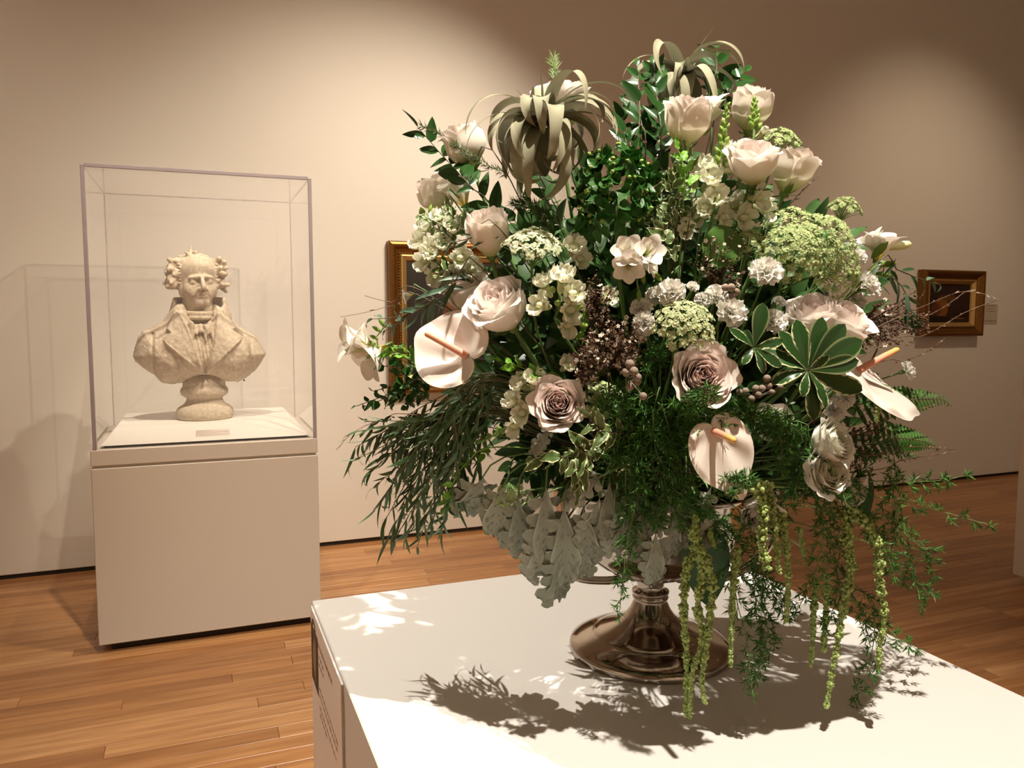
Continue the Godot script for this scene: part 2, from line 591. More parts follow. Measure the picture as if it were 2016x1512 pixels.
func make_pedestal_and_case() -> void:
	var x0 := -0.485
	var x1 := 0.546
	var zf := -4.09
	var zb := -5.02
	var xm := (x0 + x1) * 0.5
	var zm := (zf + zb) * 0.5
	var w := x1 - x0
	var d := zf - zb
	var o := thing("display_pedestal", "beige painted display pedestal under the clear case with the bust", "pedestal", Vector3(xm, 0, zm))
	placed(o, "toe_kick", box_m(Vector3(w - 0.1, 0.045, d - 0.1), 0.002), M.dark_reveal, Transform3D(Basis(), Vector3(xm, 0.0225, zm)))
	placed(o, "body", box_m(Vector3(w, 0.845, d), 0.003), M.pedestal_paint, Transform3D(Basis(), Vector3(xm, 0.045 + 0.4225, zm)))
	placed(o, "shadow_groove", box_m(Vector3(w - 0.022, 0.012, d - 0.022), 0.001), M.pedestal_paint, Transform3D(Basis(), Vector3(xm, 0.896, zm)))
	placed(o, "cap", box_m(Vector3(w, 0.075, d), 0.003), M.pedestal_paint, Transform3D(Basis(), Vector3(xm, 0.9395, zm)))
	# sloped deck inside the case
	var ya := 0.990
	var yb := 1.05
	var A := [Vector3(-0.445, ya, -4.125), Vector3(0.515, ya, -4.125), Vector3(0.515, ya, -4.95), Vector3(-0.445, ya, -4.95)]
	var B := [Vector3(-0.395, yb, -4.34), Vector3(0.455, yb, -4.34), Vector3(0.455, yb, -4.93), Vector3(-0.395, yb, -4.93)]
	var dk := thing("display_deck", "white sloped display deck under the bust inside the case", "deck", Vector3(xm, 0.977, zm))
	var s := MB.new()
	_quad(s, [B[0], B[1], B[2], B[3]], Vector3.UP, Color.WHITE)
	for k in 4:
		var q := (k + 1) % 4
		var nn: Vector3 = (A[q] - A[k]).cross(B[k] - A[k])
		_quad(s, [A[k], A[q], B[q], B[k]], nn.normalized(), Color.WHITE)
	part(dk, "board", s.mesh(), M.deck_paint)
	placed(dk, "riser", box_m(Vector3(0.93, 0.014, 0.79), 0.001), M.dark_reveal, Transform3D(Basis(), Vector3(0.035, 0.9835, -4.54)))
	# small printed label on the front slope
	var lt := print_texture(256, 96, [[4, 6, 120, 8], [4, 20, 70, 5], [4, 34, 240, 8], [4, 50, 50, 5], [4, 60, 160, 5], [4, 72, 236, 6], [4, 86, 80, 6]], Color(0.86, 0.82, 0.79), Color(0.42, 0.36, 0.33), 5)
	var n: Vector3 = (A[1] - A[0]).cross(B[0] - A[0]).normalized()
	var up1: Vector3 = (B[0] - A[0]).slide(Vector3.RIGHT).normalized()
	var at0: Vector3 = Vector3(-0.03, ya, -4.125) + up1 * 0.055 + n * 0.001
	var lab := thing("case_label", "small printed label on the front slope of the display deck", "label", at0)
	part(lab, "print", quad_mesh(at0, at0 + Vector3.RIGHT * 0.16, at0 + Vector3.RIGHT * 0.16 + up1 * 0.075, at0 + up1 * 0.075), flat_mat("case_print", lt))
	# the clear case: five panes and their polished edges
	var cx0 := -0.465
	var cx1 := 0.535
	var cz0 := -4.10
	var cz1 := -5.005
	var cy0 := 0.977
	var cy1 := 2.276
	var cs := thing("acrylic_case", "tall clear acrylic display case over the bust", "display case", Vector3((cx0 + cx1) * 0.5, cy0, (cz0 + cz1) * 0.5))
	part(cs, "pane", quad_mesh(Vector3(cx0, cy0, cz0), Vector3(cx1, cy0, cz0), Vector3(cx1, cy1, cz0), Vector3(cx0, cy1, cz0)), M.acrylic)
	part(cs, "pane", quad_mesh(Vector3(cx1, cy0, cz1), Vector3(cx0, cy0, cz1), Vector3(cx0, cy1, cz1), Vector3(cx1, cy1, cz1)), M.acrylic)
	part(cs, "pane", quad_mesh(Vector3(cx0, cy0, cz1), Vector3(cx0, cy0, cz0), Vector3(cx0, cy1, cz0), Vector3(cx0, cy1, cz1)), M.acrylic)
	part(cs, "pane", quad_mesh(Vector3(cx1, cy0, cz0), Vector3(cx1, cy0, cz1), Vector3(cx1, cy1, cz1), Vector3(cx1, cy1, cz0)), M.acrylic)
	part(cs, "top_pane", quad_mesh(Vector3(cx0, cy1, cz0), Vector3(cx1, cy1, cz0), Vector3(cx1, cy1, cz1), Vector3(cx0, cy1, cz1)), M.acrylic)
	for zz in [cz0, cz1]:
		var e := 0.017 if zz == cz0 else 0.007
		for x in [cx0, cx1]:
			placed(cs, "edge", box_m(Vector3(e, cy1 - cy0, e), 0.002), M.acrylic_edge if zz == cz0 else M.acrylic_far, Transform3D(Basis(), Vector3(x, (cy0 + cy1) * 0.5, zz)))
		placed(cs, "edge", box_m(Vector3(cx1 - cx0 - e, e, e), 0.002), M.acrylic_edge if zz == cz0 else M.acrylic_far, Transform3D(Basis(), Vector3((cx0 + cx1) * 0.5, cy1, zz)))
	for x in [cx0, cx1]:
		placed(cs, "edge", box_m(Vector3(0.006, 0.006, cz0 - cz1 - 0.02), 0.001), M.acrylic_far, Transform3D(Basis(), Vector3(x, cy1, (cz0 + cz1) * 0.5)))

# a moulded frame rail: profile points (distance inwards, height off the wall) swept along one side, mitred
func rail_t(p0: Vector3, p1: Vector3, inward: Vector3, outw: Vector3, prof: Array) -> Dictionary:
	var b := MB.new()
	var along := (p1 - p0).normalized()
	for k in prof.size() - 1:
		var a: Vector2 = prof[k]
		var c: Vector2 = prof[k + 1]
		var q := [p0 + inward * a.x + along * a.x + outw * a.y, p1 + inward * a.x - along * a.x + outw * a.y, p1 + inward * c.x - along * c.x + outw * c.y, p0 + inward * c.x + along * c.x + outw * c.y]
		var e := (inward * (c.x - a.x) + outw * (c.y - a.y)).normalized()
		var nn := along.cross(e)
		var tgt := outw * (c.x - a.x) - inward * (c.y - a.y)
		if nn.dot(tgt) < 0: nn = -nn
		_quad(b, q, nn, Color.WHITE)
	return {"v": b.v, "n": b.n, "c": b.c, "uv": b.uv, "i": b.i}

func framed_picture(x0: float, x1: float, y0: float, y1: float, fwid: float, deep: float, tilt: float, label: String, art: Texture2D, beads: bool) -> void:
	var z := -5.499
	var o := thing("framed_picture", label, "picture", Vector3((x0 + x1) * 0.5, y0, z))
	var outw := Vector3(0, 0, 1)
	var c := [Vector3(x0, y0, z), Vector3(x1, y0, z), Vector3(x1, y1, z), Vector3(x0, y1, z)]
	var inn := [Vector3.UP, Vector3.LEFT, Vector3.DOWN, Vector3.RIGHT]
	var p1 := [Vector2(0, 0), Vector2(0, deep * 0.8), Vector2(fwid * 0.06, deep * 0.95), Vector2(fwid * 0.16, deep), Vector2(fwid * 0.26, deep * 0.95), Vector2(fwid * 0.32, deep * 0.82)]
	var p2 := [Vector2(fwid * 0.32, deep * 0.82), Vector2(fwid * 0.4, deep * 0.62), Vector2(fwid * 0.55, deep * 0.5), Vector2(fwid * 0.66, deep * 0.52)]
	var p3 := [Vector2(fwid * 0.66, deep * 0.52), Vector2(fwid * 0.68, deep * 0.6), Vector2(fwid * 0.74, deep * 0.62), Vector2(fwid * 0.95, deep * 0.4), Vector2(fwid, deep * 0.25)]
	var bx := Basis(Vector3.RIGHT, tilt)
	for k in 4:
		var r := part(o, "frame_rail", mesh_of(rail_t(c[k], c[(k + 1) % 4], inn[k], outw, p1)), M.gilt)
		part(r, "cove", mesh_of(rail_t(c[k], c[(k + 1) % 4], inn[k], outw, p2)), M.gilt)
		part(r, "sight_edge", mesh_of(rail_t(c[k], c[(k + 1) % 4], inn[k], outw, p3)), M.gilt_pale)
	if beads:
		var b := MB.new()
		var bt := ball_t(0.009, 6, 4)
		var q := fwid * 0.58
		var hh := deep * 0.54
		var yy := y0 + q
		while yy < y1 - q:
			b.add(bt, Transform3D(Basis(), Vector3(x0 + q, yy, z + hh)))
			b.add(bt, Transform3D(Basis(), Vector3(x1 - q, yy, z + hh)))
			yy += 0.02
		var xx := x0 + q
		while xx < x1 - q:
			b.add(bt, Transform3D(Basis(), Vector3(xx, y0 + q, z + hh)))
			b.add(bt, Transform3D(Basis(), Vector3(xx, y1 - q, z + hh)))
			xx += 0.02
		part(o, "beading", b.mesh(), M.gilt, "stuff")
	var f2 := fwid * 0.98
	part(o, "canvas", quad_mesh(Vector3(x0 + f2, y0 + f2, z + deep * 0.22), Vector3(x1 - f2, y0 + f2, z + deep * 0.22), Vector3(x1 - f2, y1 - f2, z + deep * 0.22), Vector3(x0 + f2, y1 - f2, z + deep * 0.22)), flat_mat("canvas_print", art, 0.45))

func blob_art(wd: int, ht: int, ground: Color, ground2: Color, blobs: Array, seed_: int) -> ImageTexture:
	var im := Image.create(wd, ht, false, Image.FORMAT_RGB8)
	var fn := FastNoiseLite.new()
	fn.seed = seed_
	fn.frequency = 0.03
	for y in ht:
		for x in wd:
			var c := ground.lerp(ground2, clampf(0.5 + fn.get_noise_2d(x, y) * 0.9, 0, 1))
			for b in blobs:   # [cx, cy, rx, ry, colour]
				var dx: float = (x - float(b[0])) / float(b[2])
				var dy: float = (y - float(b[1])) / float(b[3])
				var k := dx * dx + dy * dy + fn.get_noise_2d(x * 2.0, y * 2.0 + 90.0) * 0.5
				if k < 1.0: c = c.lerp(b[4], clampf((1.0 - k) * 3.0, 0, 0.9))
			im.set_pixel(x, y, c)
	return ImageTexture.create_from_image(im)

func make_pictures() -> void:
	var art1 := blob_art(160, 200, Color(0.16, 0.12, 0.07), Color(0.09, 0.07, 0.05), [[88, 60, 40, 30, Color(0.42, 0.27, 0.15)], [96, 84, 52, 20, Color(0.45, 0.29, 0.17)], [70, 128, 34, 26, Color(0.36, 0.17, 0.09)], [44, 150, 26, 30, Color(0.36, 0.31, 0.25)]], 3)
	framed_picture(1.232, 2.35, 1.05, 2.112, 0.135, 0.075, 0.0, "gilt framed dark picture half hidden behind the left of the flowers", art1, true)
	var art2 := blob_art(140, 140, Color(0.20, 0.10, 0.05), Color(0.13, 0.06, 0.03), [[44, 84, 26, 44, Color(0.55, 0.34, 0.10)], [70, 50, 26, 14, Color(0.40, 0.26, 0.10)], [24, 96, 18, 30, Color(0.36, 0.18, 0.07)], [34, 126, 40, 12, Color(0.06, 0.03, 0.02)], [100, 124, 26, 3, Color(0.5, 0.38, 0.2)]], 8)
	framed_picture(6.19, 6.975, 1.405, 2.02, 0.13, 0.09, 0.0, "small gilt framed dark picture on the wall at far right", art2, false)
	var lt := print_texture(96, 96, [[6, 4, 66, 8], [6, 20, 54, 6], [6, 32, 74, 6], [2, 78, 88, 9]], Color(0.80, 0.74, 0.66), Color(0.50, 0.43, 0.34), 9)
	var a := Vector3(7.08, 1.52, -5.497)
	var lab := thing("wall_label", "pale printed wall label beside the small gilt picture", "label", a)
	part(lab, "card", box_m(Vector3(0.17, 0.19, 0.004), 0.001), M.paper).position += a + Vector3(0.085, 0.095, -0.001)
	part(lab, "print", quad_mesh(a + Vector3(0, 0, 0.0025), a + Vector3(0.17, 0, 0.0025), a + Vector3(0.17, 0.19, 0.0025), a + Vector3(0, 0.19, 0.0025)), flat_mat("wall_print", lt))

func on_plane_x(px: float, py: float, x: float) -> Vector3:
	var r := ray(px, py)
	return cam_pos + r * ((x - cam_pos.x) / r.x)

func make_plinth_and_vase() -> void:
	var o := thing("white_plinth", "large white plinth carrying the flower arrangement", "plinth", Vector3(0.7585, 0, -1.275))
	placed(o, "body", box_m(Vector3(1.073, 0.91, 1.073), 0.0025), M.plinth_paint, Transform3D(Basis(), Vector3(0.7585, 0.495, -1.275)))
	placed(o, "toe_kick", box_m(Vector3(0.98, 0.04, 0.98), 0.002), M.dark_reveal, Transform3D(Basis(), Vector3(0.7585, 0.02, -1.275)))
	# information panel on the side that faces the pedestal
	var X := 0.222
	var zr := on_plane_x(676, 1330, X).z
	var p := thing("information_panel", "printed information panel with dark photograph on side of white plinth", "information panel", Vector3(X, 0.5, -1.7))
	var z0 := -1.808
	var pw := zr - z0
	var ph := 0.42
	var y1 := 0.94
	placed(p, "board", box_m(Vector3(0.004, ph, pw), 0.0005), M.plinth_paint, Transform3D(Basis(), Vector3(X - 0.002, y1 - ph * 0.5, z0 + pw * 0.5)))
	var pz := on_plane_x(631, 1310, X).z
	var wd := 360
	var ht := int(wd * ph / pw)
	var pxm := wd / pw
	var im := Image.create(wd, ht, false, Image.FORMAT_RGB8)
	im.fill(Color(0.90, 0.87, 0.84))
	var ink := Color(0.30, 0.20, 0.13)
	var rr := RandomNumberGenerator.new()
	rr.seed = 4
	var py_of := func(y: float) -> int: return int((y1 - y) * pxm)
	var x_photo := int((pz - z0) * pxm)
	var y_top := on_plane_x(618, 1228, X).y
	var y_bot := on_plane_x(620, 1335, X).y
	for y in range(py_of.call(y_top), py_of.call(y_bot)):
		for x in range(3, x_photo):
			var dx := (x - x_photo * 0.5 - 6.0 * sin(y * 0.05)) / (x_photo * 0.24)
			var dy: float = (y - (py_of.call(y_top) + py_of.call(y_bot)) * 0.5) / (0.42 * (py_of.call(y_bot) - py_of.call(y_top)))
			var c := Color(0.16, 0.08, 0.05)
			if y < ht:
				if dx * dx + dy * dy < 1.0: c = c.lerp(Color(0.55, 0.47, 0.36), clampf(1.4 - dx * dx - dy * dy, 0, 1))
				im.set_pixel(x, y, c)
	for y in range(0, 60):
		for x in range(0, x_photo):
			var k := pow((x - x_photo * 0.42) / (x_photo * 0.3), 2) + pow((y - 22) / 15.0, 2)
			if k < 1.0 and k > 0.12: im.set_pixel(x, y + 6, ink)
	for l in [[x_photo * 0.7, 34, 0.55, 9], [x_photo * 0.7, 56, 0.25, 6], [x_photo * 0.7, 70, 0.25, 6], [x_photo + 8, 116, 0.56, 6], [x_photo + 8, 130, 0.56, 6], [x_photo + 8, 152, 0.52, 6], [x_photo + 8, 166, 0.24, 6], [x_photo + 210, 206, 0.16, 6]]:
		var x := int(l[0])
		while x < l[0] + l[2] * wd and x < wd - 6:
			var wl := rr.randi_range(8, 22)
			for q in wl:
				for y in range(int(l[1]), int(l[1] + l[3])):
					if x + q < wd - 4 and y < ht and (q + y) % 4 != 0: im.set_pixel(x + q, y, ink)
			x += wl + 5
	var xq := X - 0.0045
	part(p, "print", quad_mesh(Vector3(xq, y1 - ph, z0), Vector3(xq, y1 - ph, z0 + pw), Vector3(xq, y1, z0 + pw), Vector3(xq, y1, z0)), flat_mat("panel_print", ImageTexture.create_from_image(im), 0.5))
	# silver pedestal bowl
	var c0 := on_plane_y(1279, 1276, 0.95)
	var v := thing("silver_pedestal_bowl", "tarnished silver pedestal bowl holding the flowers on the plinth", "bowl", c0)
	var foot := PackedVector2Array()
	for q in [[0.0005, 0.0], [0.155, 0.0], [0.1575, 0.003], [0.157, 0.010], [0.154, 0.016], [0.147, 0.0195], [0.138, 0.025], [0.120, 0.0315], [0.112, 0.0325], [0.109, 0.034], [0.108, 0.037], [0.097, 0.0415], [0.078, 0.049], [0.060, 0.058], [0.047, 0.070], [0.038, 0.084], [0.0325, 0.097], [0.030, 0.101], [0.034, 0.1025], [0.0355, 0.106], [0.033, 0.1095], [0.0325, 0.111], [0.036, 0.1135], [0.0355, 0.118], [0.028, 0.121], [0.0255, 0.126], [0.028, 0.139], [0.0325, 0.150], [0.0345, 0.153]]:
		foot.push_back(Vector2(q[0], q[1]))
	placed(v, "foot", mesh_of(lathe_t(foot, 72)), M.silver, Transform3D(Basis(), c0))
	var bowl := PackedVector2Array()
	for q in [[0.0005, 0.150], [0.040, 0.153], [0.075, 0.160], [0.080, 0.158], [0.084, 0.163], [0.110, 0.176], [0.140, 0.200], [0.165, 0.233], [0.183, 0.275], [0.192, 0.318], [0.200, 0.326], [0.201, 0.331], [0.194, 0.333], [0.186, 0.326], [0.176, 0.280], [0.157, 0.240], [0.130, 0.205], [0.0005, 0.19]]:
		bowl.push_back(Vector2(q[0], q[1]))
	placed(v, "bowl", mesh_of(lathe_t(bowl, 72)), M.silver, Transform3D(Basis(), c0))
	for s in [-1.0, 1.0]:
		var hm := MB.new()
		for k in [-1.0, 1.0]:
			var pts := []
			for q in [[0.05, 0.140], [0.09, 0.136], [0.14, 0.141], [0.19, 0.165], [0.23, 0.21], [0.24, 0.27], [0.225, 0.32], [0.195, 0.326]]:
				pts.append(c0 + rt * s * q[0] + Vector3.UP * q[1] + hf * k * 0.006)
			hm.add(tube_t(smooth_path(pts, 30), ramp_r(31, 0.0062, 0.0062), 10), Transform3D())
		part(v, "handle", hm.mesh(), M.silver)

# ---------------------------------------------------------------- the bust (units while sculpting: about 2.7 mm)
func seg_d(p: Vector2, a: Vector2, b: Vector2) -> float:
	var ab := b - a
	var t := clampf((p - a).dot(ab) / ab.length_squared(), 0.0, 1.0)
	return p.distance_to(a + ab * t)

func poly_d(p: Vector2, poly: PackedVector2Array) -> float:   # > 0 inside
	var d := 1e9
	var n := poly.size()
	for k in n: d = minf(d, seg_d(p, poly[k], poly[(k + 1) % n]))
	return d if Geometry2D.is_point_in_polygon(p, poly) else -d

func pv(a: Array) -> PackedVector2Array:   # from picture rows to sculpting units, origin under the bust's middle
	var r := PackedVector2Array()
	for q in a: r.push_back(Vector2(q[0] - 397.0, 832.0 - q[1]))
	return r

func torso_t() -> Dictionary:
	var outl := pv([[368, 596], [352, 599], [340, 610], [326, 630], [300, 648], [286, 652], [277, 664], [270, 684], [266, 702], [270, 713], [286, 727], [305, 741], [318, 756], [336, 760], [360, 756], [400, 752], [440, 756], [468, 759], [486, 750], [504, 736], [515, 722], [527, 702], [516, 680], [506, 663], [492, 655], [470, 641], [450, 620], [441, 607], [428, 599], [400, 594]])
	var lap_l := pv([[348, 606], [362, 618], [376, 648], [386, 680], [394, 710], [402, 743], [328, 676], [326, 670], [338, 654], [332, 648]])
	var lap_r := pv([[441, 608], [429, 618], [424, 650], [419, 684], [410, 715], [402, 743], [475, 672], [476, 666], [462, 652], [468, 646]])
	var vest := pv([[376, 640], [424, 640], [412, 712], [403, 738], [392, 712]])
	var fn := FastNoiseLite.new()
	fn.seed = 5
	fn.frequency = 0.07
	fn.fractal_octaves = 3
	var st := 2.0
	var w := 138
	var h := 90
	var ox := -136.0
	var oy := 66.0
	var zz := PackedFloat32Array()
	zz.resize(w * h)
	var inside := PackedFloat32Array()
	inside.resize(w * h)
	for j in h:
		for i in w:
			var p := Vector2(ox + i * st, oy + j * st)
			var d := poly_d(p, outl)
			inside[j * w + i] = d
			if d < -3.0: continue
			var m := clampf(d / 46.0, 0.0, 1.0)
			var z := 50.0 * sqrt(maxf(0.0, 1.0 - (1.0 - m) * (1.0 - m)))
			z *= 1.0 + 0.22 * exp(-pow((p.y - 130.0) / 45.0, 2)) * (1.0 - pow(p.x / 140.0, 2))
			# sleeve seams
			if p.y < 178 and p.y > 78:
				z -= 5.0 * exp(-pow((p.x + 91.0 - (p.y - 130.0) * 0.02) / 2.2, 2))
				z -= 4.0 * exp(-pow((p.x - 97.0 + (p.y - 130.0) * 0.06) / 2.2, 2))
				if p.x < -91: z -= 3.0
				if p.x > 97: z -= 3.0
			for lp in [lap_l, lap_r]:
				var dl := poly_d(p, lp)
				z += 6.5 * smoothstep(-0.5, 2.0, dl) + 1.5 * exp(-pow((dl - 3.0) / 2.0, 2))
			var dv := poly_d(p, vest)
			if dv > 0: z += -3.0 + 1.3 * sin(p.x * 0.9 + p.y * 0.12)
			z -= 44.0 * smoothstep(1.0, 0.55, Vector2(p.x / 36.0, (p.y - 236.0) / 62.0).length()) * (1.0 if p.y > 178 else 0.0)
			# collar notches
			z -= 6.0 * exp(-pow(seg_d(p, Vector2(-82, 164), Vector2(-62, 178)) / 2.0, 2))
			z -= 6.0 * exp(-pow(seg_d(p, Vector2(64, 182), Vector2(82, 168)) / 2.0, 2))
			# folds towards the waist and broken lower rim
			z -= 3.0 * exp(-pow(seg_d(p, Vector2(-28, 76), Vector2(-45, 118)) / 4.0, 2))
			z += fn.get_noise_2d(p.x, p.y) * 1.1 + fn.get_noise_2d(p.x * 3.0, p.y * 3.0) * 0.5
			zz[j * w + i] = z
	var v := PackedVector3Array()
	var idx := PackedInt32Array()
	for side in 2:
		var id := {}
		for j in h - 1:
			for i in w - 1:
				var k := [j * w + i, j * w + i + 1, (j + 1) * w + i + 1, (j + 1) * w + i]
				if inside[k[0]] < -1.5 or inside[k[1]] < -1.5 or inside[k[2]] < -1.5 or inside[k[3]] < -1.5: continue
				for q in k:
					if not id.has(q):
						id[q] = v.size()
						var z: float = zz[q]
						if side == 1: z = -1.0 * minf(absf(z), 40.0)
						v.push_back(Vector3(ox + (q % w) * st, oy + (q / w) * st, z))
				if side == 0: idx.append_array([id[k[0]], id[k[3]], id[k[1]], id[k[1]], id[k[3]], id[k[2]]])
				else: idx.append_array([id[k[0]], id[k[1]], id[k[3]], id[k[1]], id[k[2]], id[k[3]]])
	return shaded(v, idx)

func shaded(v: PackedVector3Array, idx: PackedInt32Array) -> Dictionary:
	var n := PackedVector3Array()
	n.resize(v.size())
	for k in range(0, idx.size(), 3):
		var a := v[idx[k]]
		var x := (v[idx[k + 2]] - a).cross(v[idx[k + 1]] - a)
		n[idx[k]] += x
		n[idx[k + 1]] += x
		n[idx[k + 2]] += x
	var c := PackedColorArray()
	var uv := PackedVector2Array()
	for k in v.size():
		n[k] = n[k].normalized() if n[k].length_squared() > 1e-12 else Vector3.UP
		c.push_back(Color.WHITE)
		uv.push_back(Vector2.ZERO)
	return {"v": v, "n": n, "c": c, "uv": uv, "i": idx}

# primitives: [kind, centre a, b or radii, r1, r2, blend, sign]
var prims := []
func ell(c: Vector3, r: Vector3, k := 5.0, s := 1, rot := Vector3.ZERO) -> void:
	prims.append({"t": 0, "c": c, "r": r, "k": k, "s": s, "b": Basis.from_euler(rot).inverse(), "R": maxf(r.x, maxf(r.y, r.z))})
func cap(a: Vector3, b: Vector3, r1: float, r2: float, k := 4.0, s := 1) -> void:
	prims.append({"t": 1, "c": (a + b) * 0.5, "a": a, "e": b - a, "r1": r1, "r2": r2, "k": k, "s": s, "R": a.distance_to(b) * 0.5 + maxf(r1, r2)})

func field(p: Vector3, list: Array) -> float:
	var d := 1e3
	for q in list:
		var e: float
		if q.t == 0:
			var l: Vector3 = q.b * (p - q.c)
			var r: Vector3 = q.r
			var k0 := (l / r).length()
			var k1 := (l / (r * r)).length()
			e = k0 * (k0 - 1.0) / k1 if k1 > 1e-6 else -minf(r.x, r.y)
		else:
			var ab: Vector3 = q.e
			var t := clampf((p - q.a).dot(ab) / ab.length_squared(), 0.0, 1.0)
			e = p.distance_to(q.a + ab * t) - lerpf(q.r1, q.r2, t)
		var k: float = q.k
		if q.s > 0:
			var hh := maxf(k - absf(d - e), 0.0) / k
			d = minf(d, e) - hh * hh * k * 0.25
		else:
			var hh := maxf(k - absf(-d - e), 0.0) / k
			d = maxf(d, -e) + hh * hh * k * 0.25
	return d

func nets(lo: Vector3, hi: Vector3, cell: float) -> Dictionary:
	var B := 4
	var bs := cell * B
	var nb := Vector3i(ceili((hi.x - lo.x) / bs), ceili((hi.y - lo.y) / bs), ceili((hi.z - lo.z) / bs))
	var val := {}
	var cells := []
	var W := nb.x * B + 1
	var H := nb.y * B + 1
	for bz in nb.z:
		for by in nb.y:
			for bx in nb.x:
				var mid := lo + Vector3(bx + 0.5, by + 0.5, bz + 0.5) * bs
				var near := []
				for q in prims:
					if mid.distance_to(q.c) < q.R + bs * 0.9 + q.k + 14.0: near.append(q)
				if near.is_empty(): continue
				if absf(field(mid, near)) > bs * 1.3: continue
				for z in B + 1:
					for y in B + 1:
						for x in B + 1:
							var gx := bx * B + x
							var gy := by * B + y
							var gz := bz * B + z
							var key := (gz * H + gy) * W + gx
							if not val.has(key): val[key] = field(lo + Vector3(gx, gy, gz) * cell, near)
				cells.append(Vector3i(bx * B, by * B, bz * B))
	var v := PackedVector3Array()
	var vid := {}
	var off := [0, 1, W, W + 1, H * W, H * W + 1, H * W + W, H * W + W + 1]
	for base in cells:
		for z in B:
			for y in B:
				for x in B:
					var g := Vector3i(base.x + x, base.y + y, base.z + z)
					var key := (g.z * H + g.y) * W + g.x
					var s := []
					var neg := 0
					for o in off:
						var f: float = val[key + o]
						s.append(f)
						if f < 0: neg += 1
					if neg == 0 or neg == 8: continue
					var acc := Vector3.ZERO
					var cnt := 0
					for e in [[0, 1], [2, 3], [4, 5], [6, 7], [0, 2], [1, 3], [4, 6], [5, 7], [0, 4], [1, 5], [2, 6], [3, 7]]:
						var a: float = s[e[0]]
						var b: float = s[e[1]]
						if (a < 0) == (b < 0): continue
						var t := a / (a - b)
						var pa := Vector3(e[0] & 1, (e[0] >> 1) & 1, e[0] >> 2)
						var pb := Vector3(e[1] & 1, (e[1] >> 1) & 1, e[1] >> 2)
						acc += pa.lerp(pb, t)
						cnt += 1
					vid[key] = v.size()
					v.push_back(lo + (Vector3(g) + acc / cnt) * cell)
	var idx := PackedInt32Array()
	for key in vid:
		for ax in 3:
			var step: int = [1, W, H * W][ax]
			var u: int = [W, H * W, 1][ax]
			var t: int = [H * W, 1, W][ax]
			if not val.has(key + step): continue
			var a: float = val[key]
			var b: float = val[key + step]
			if (a < 0) == (b < 0): continue
			if not (vid.has(key - u) and vid.has(key - t) and vid.has(key - u - t)): continue
			var q := [vid[key], vid[key - u], vid[key - u - t], vid[key - t]]
			if a < 0: idx.append_array([q[0], q[2], q[1], q[0], q[3], q[2]])
			else: idx.append_array([q[0], q[1], q[2], q[0], q[2], q[3]])
	return shaded(v, idx)

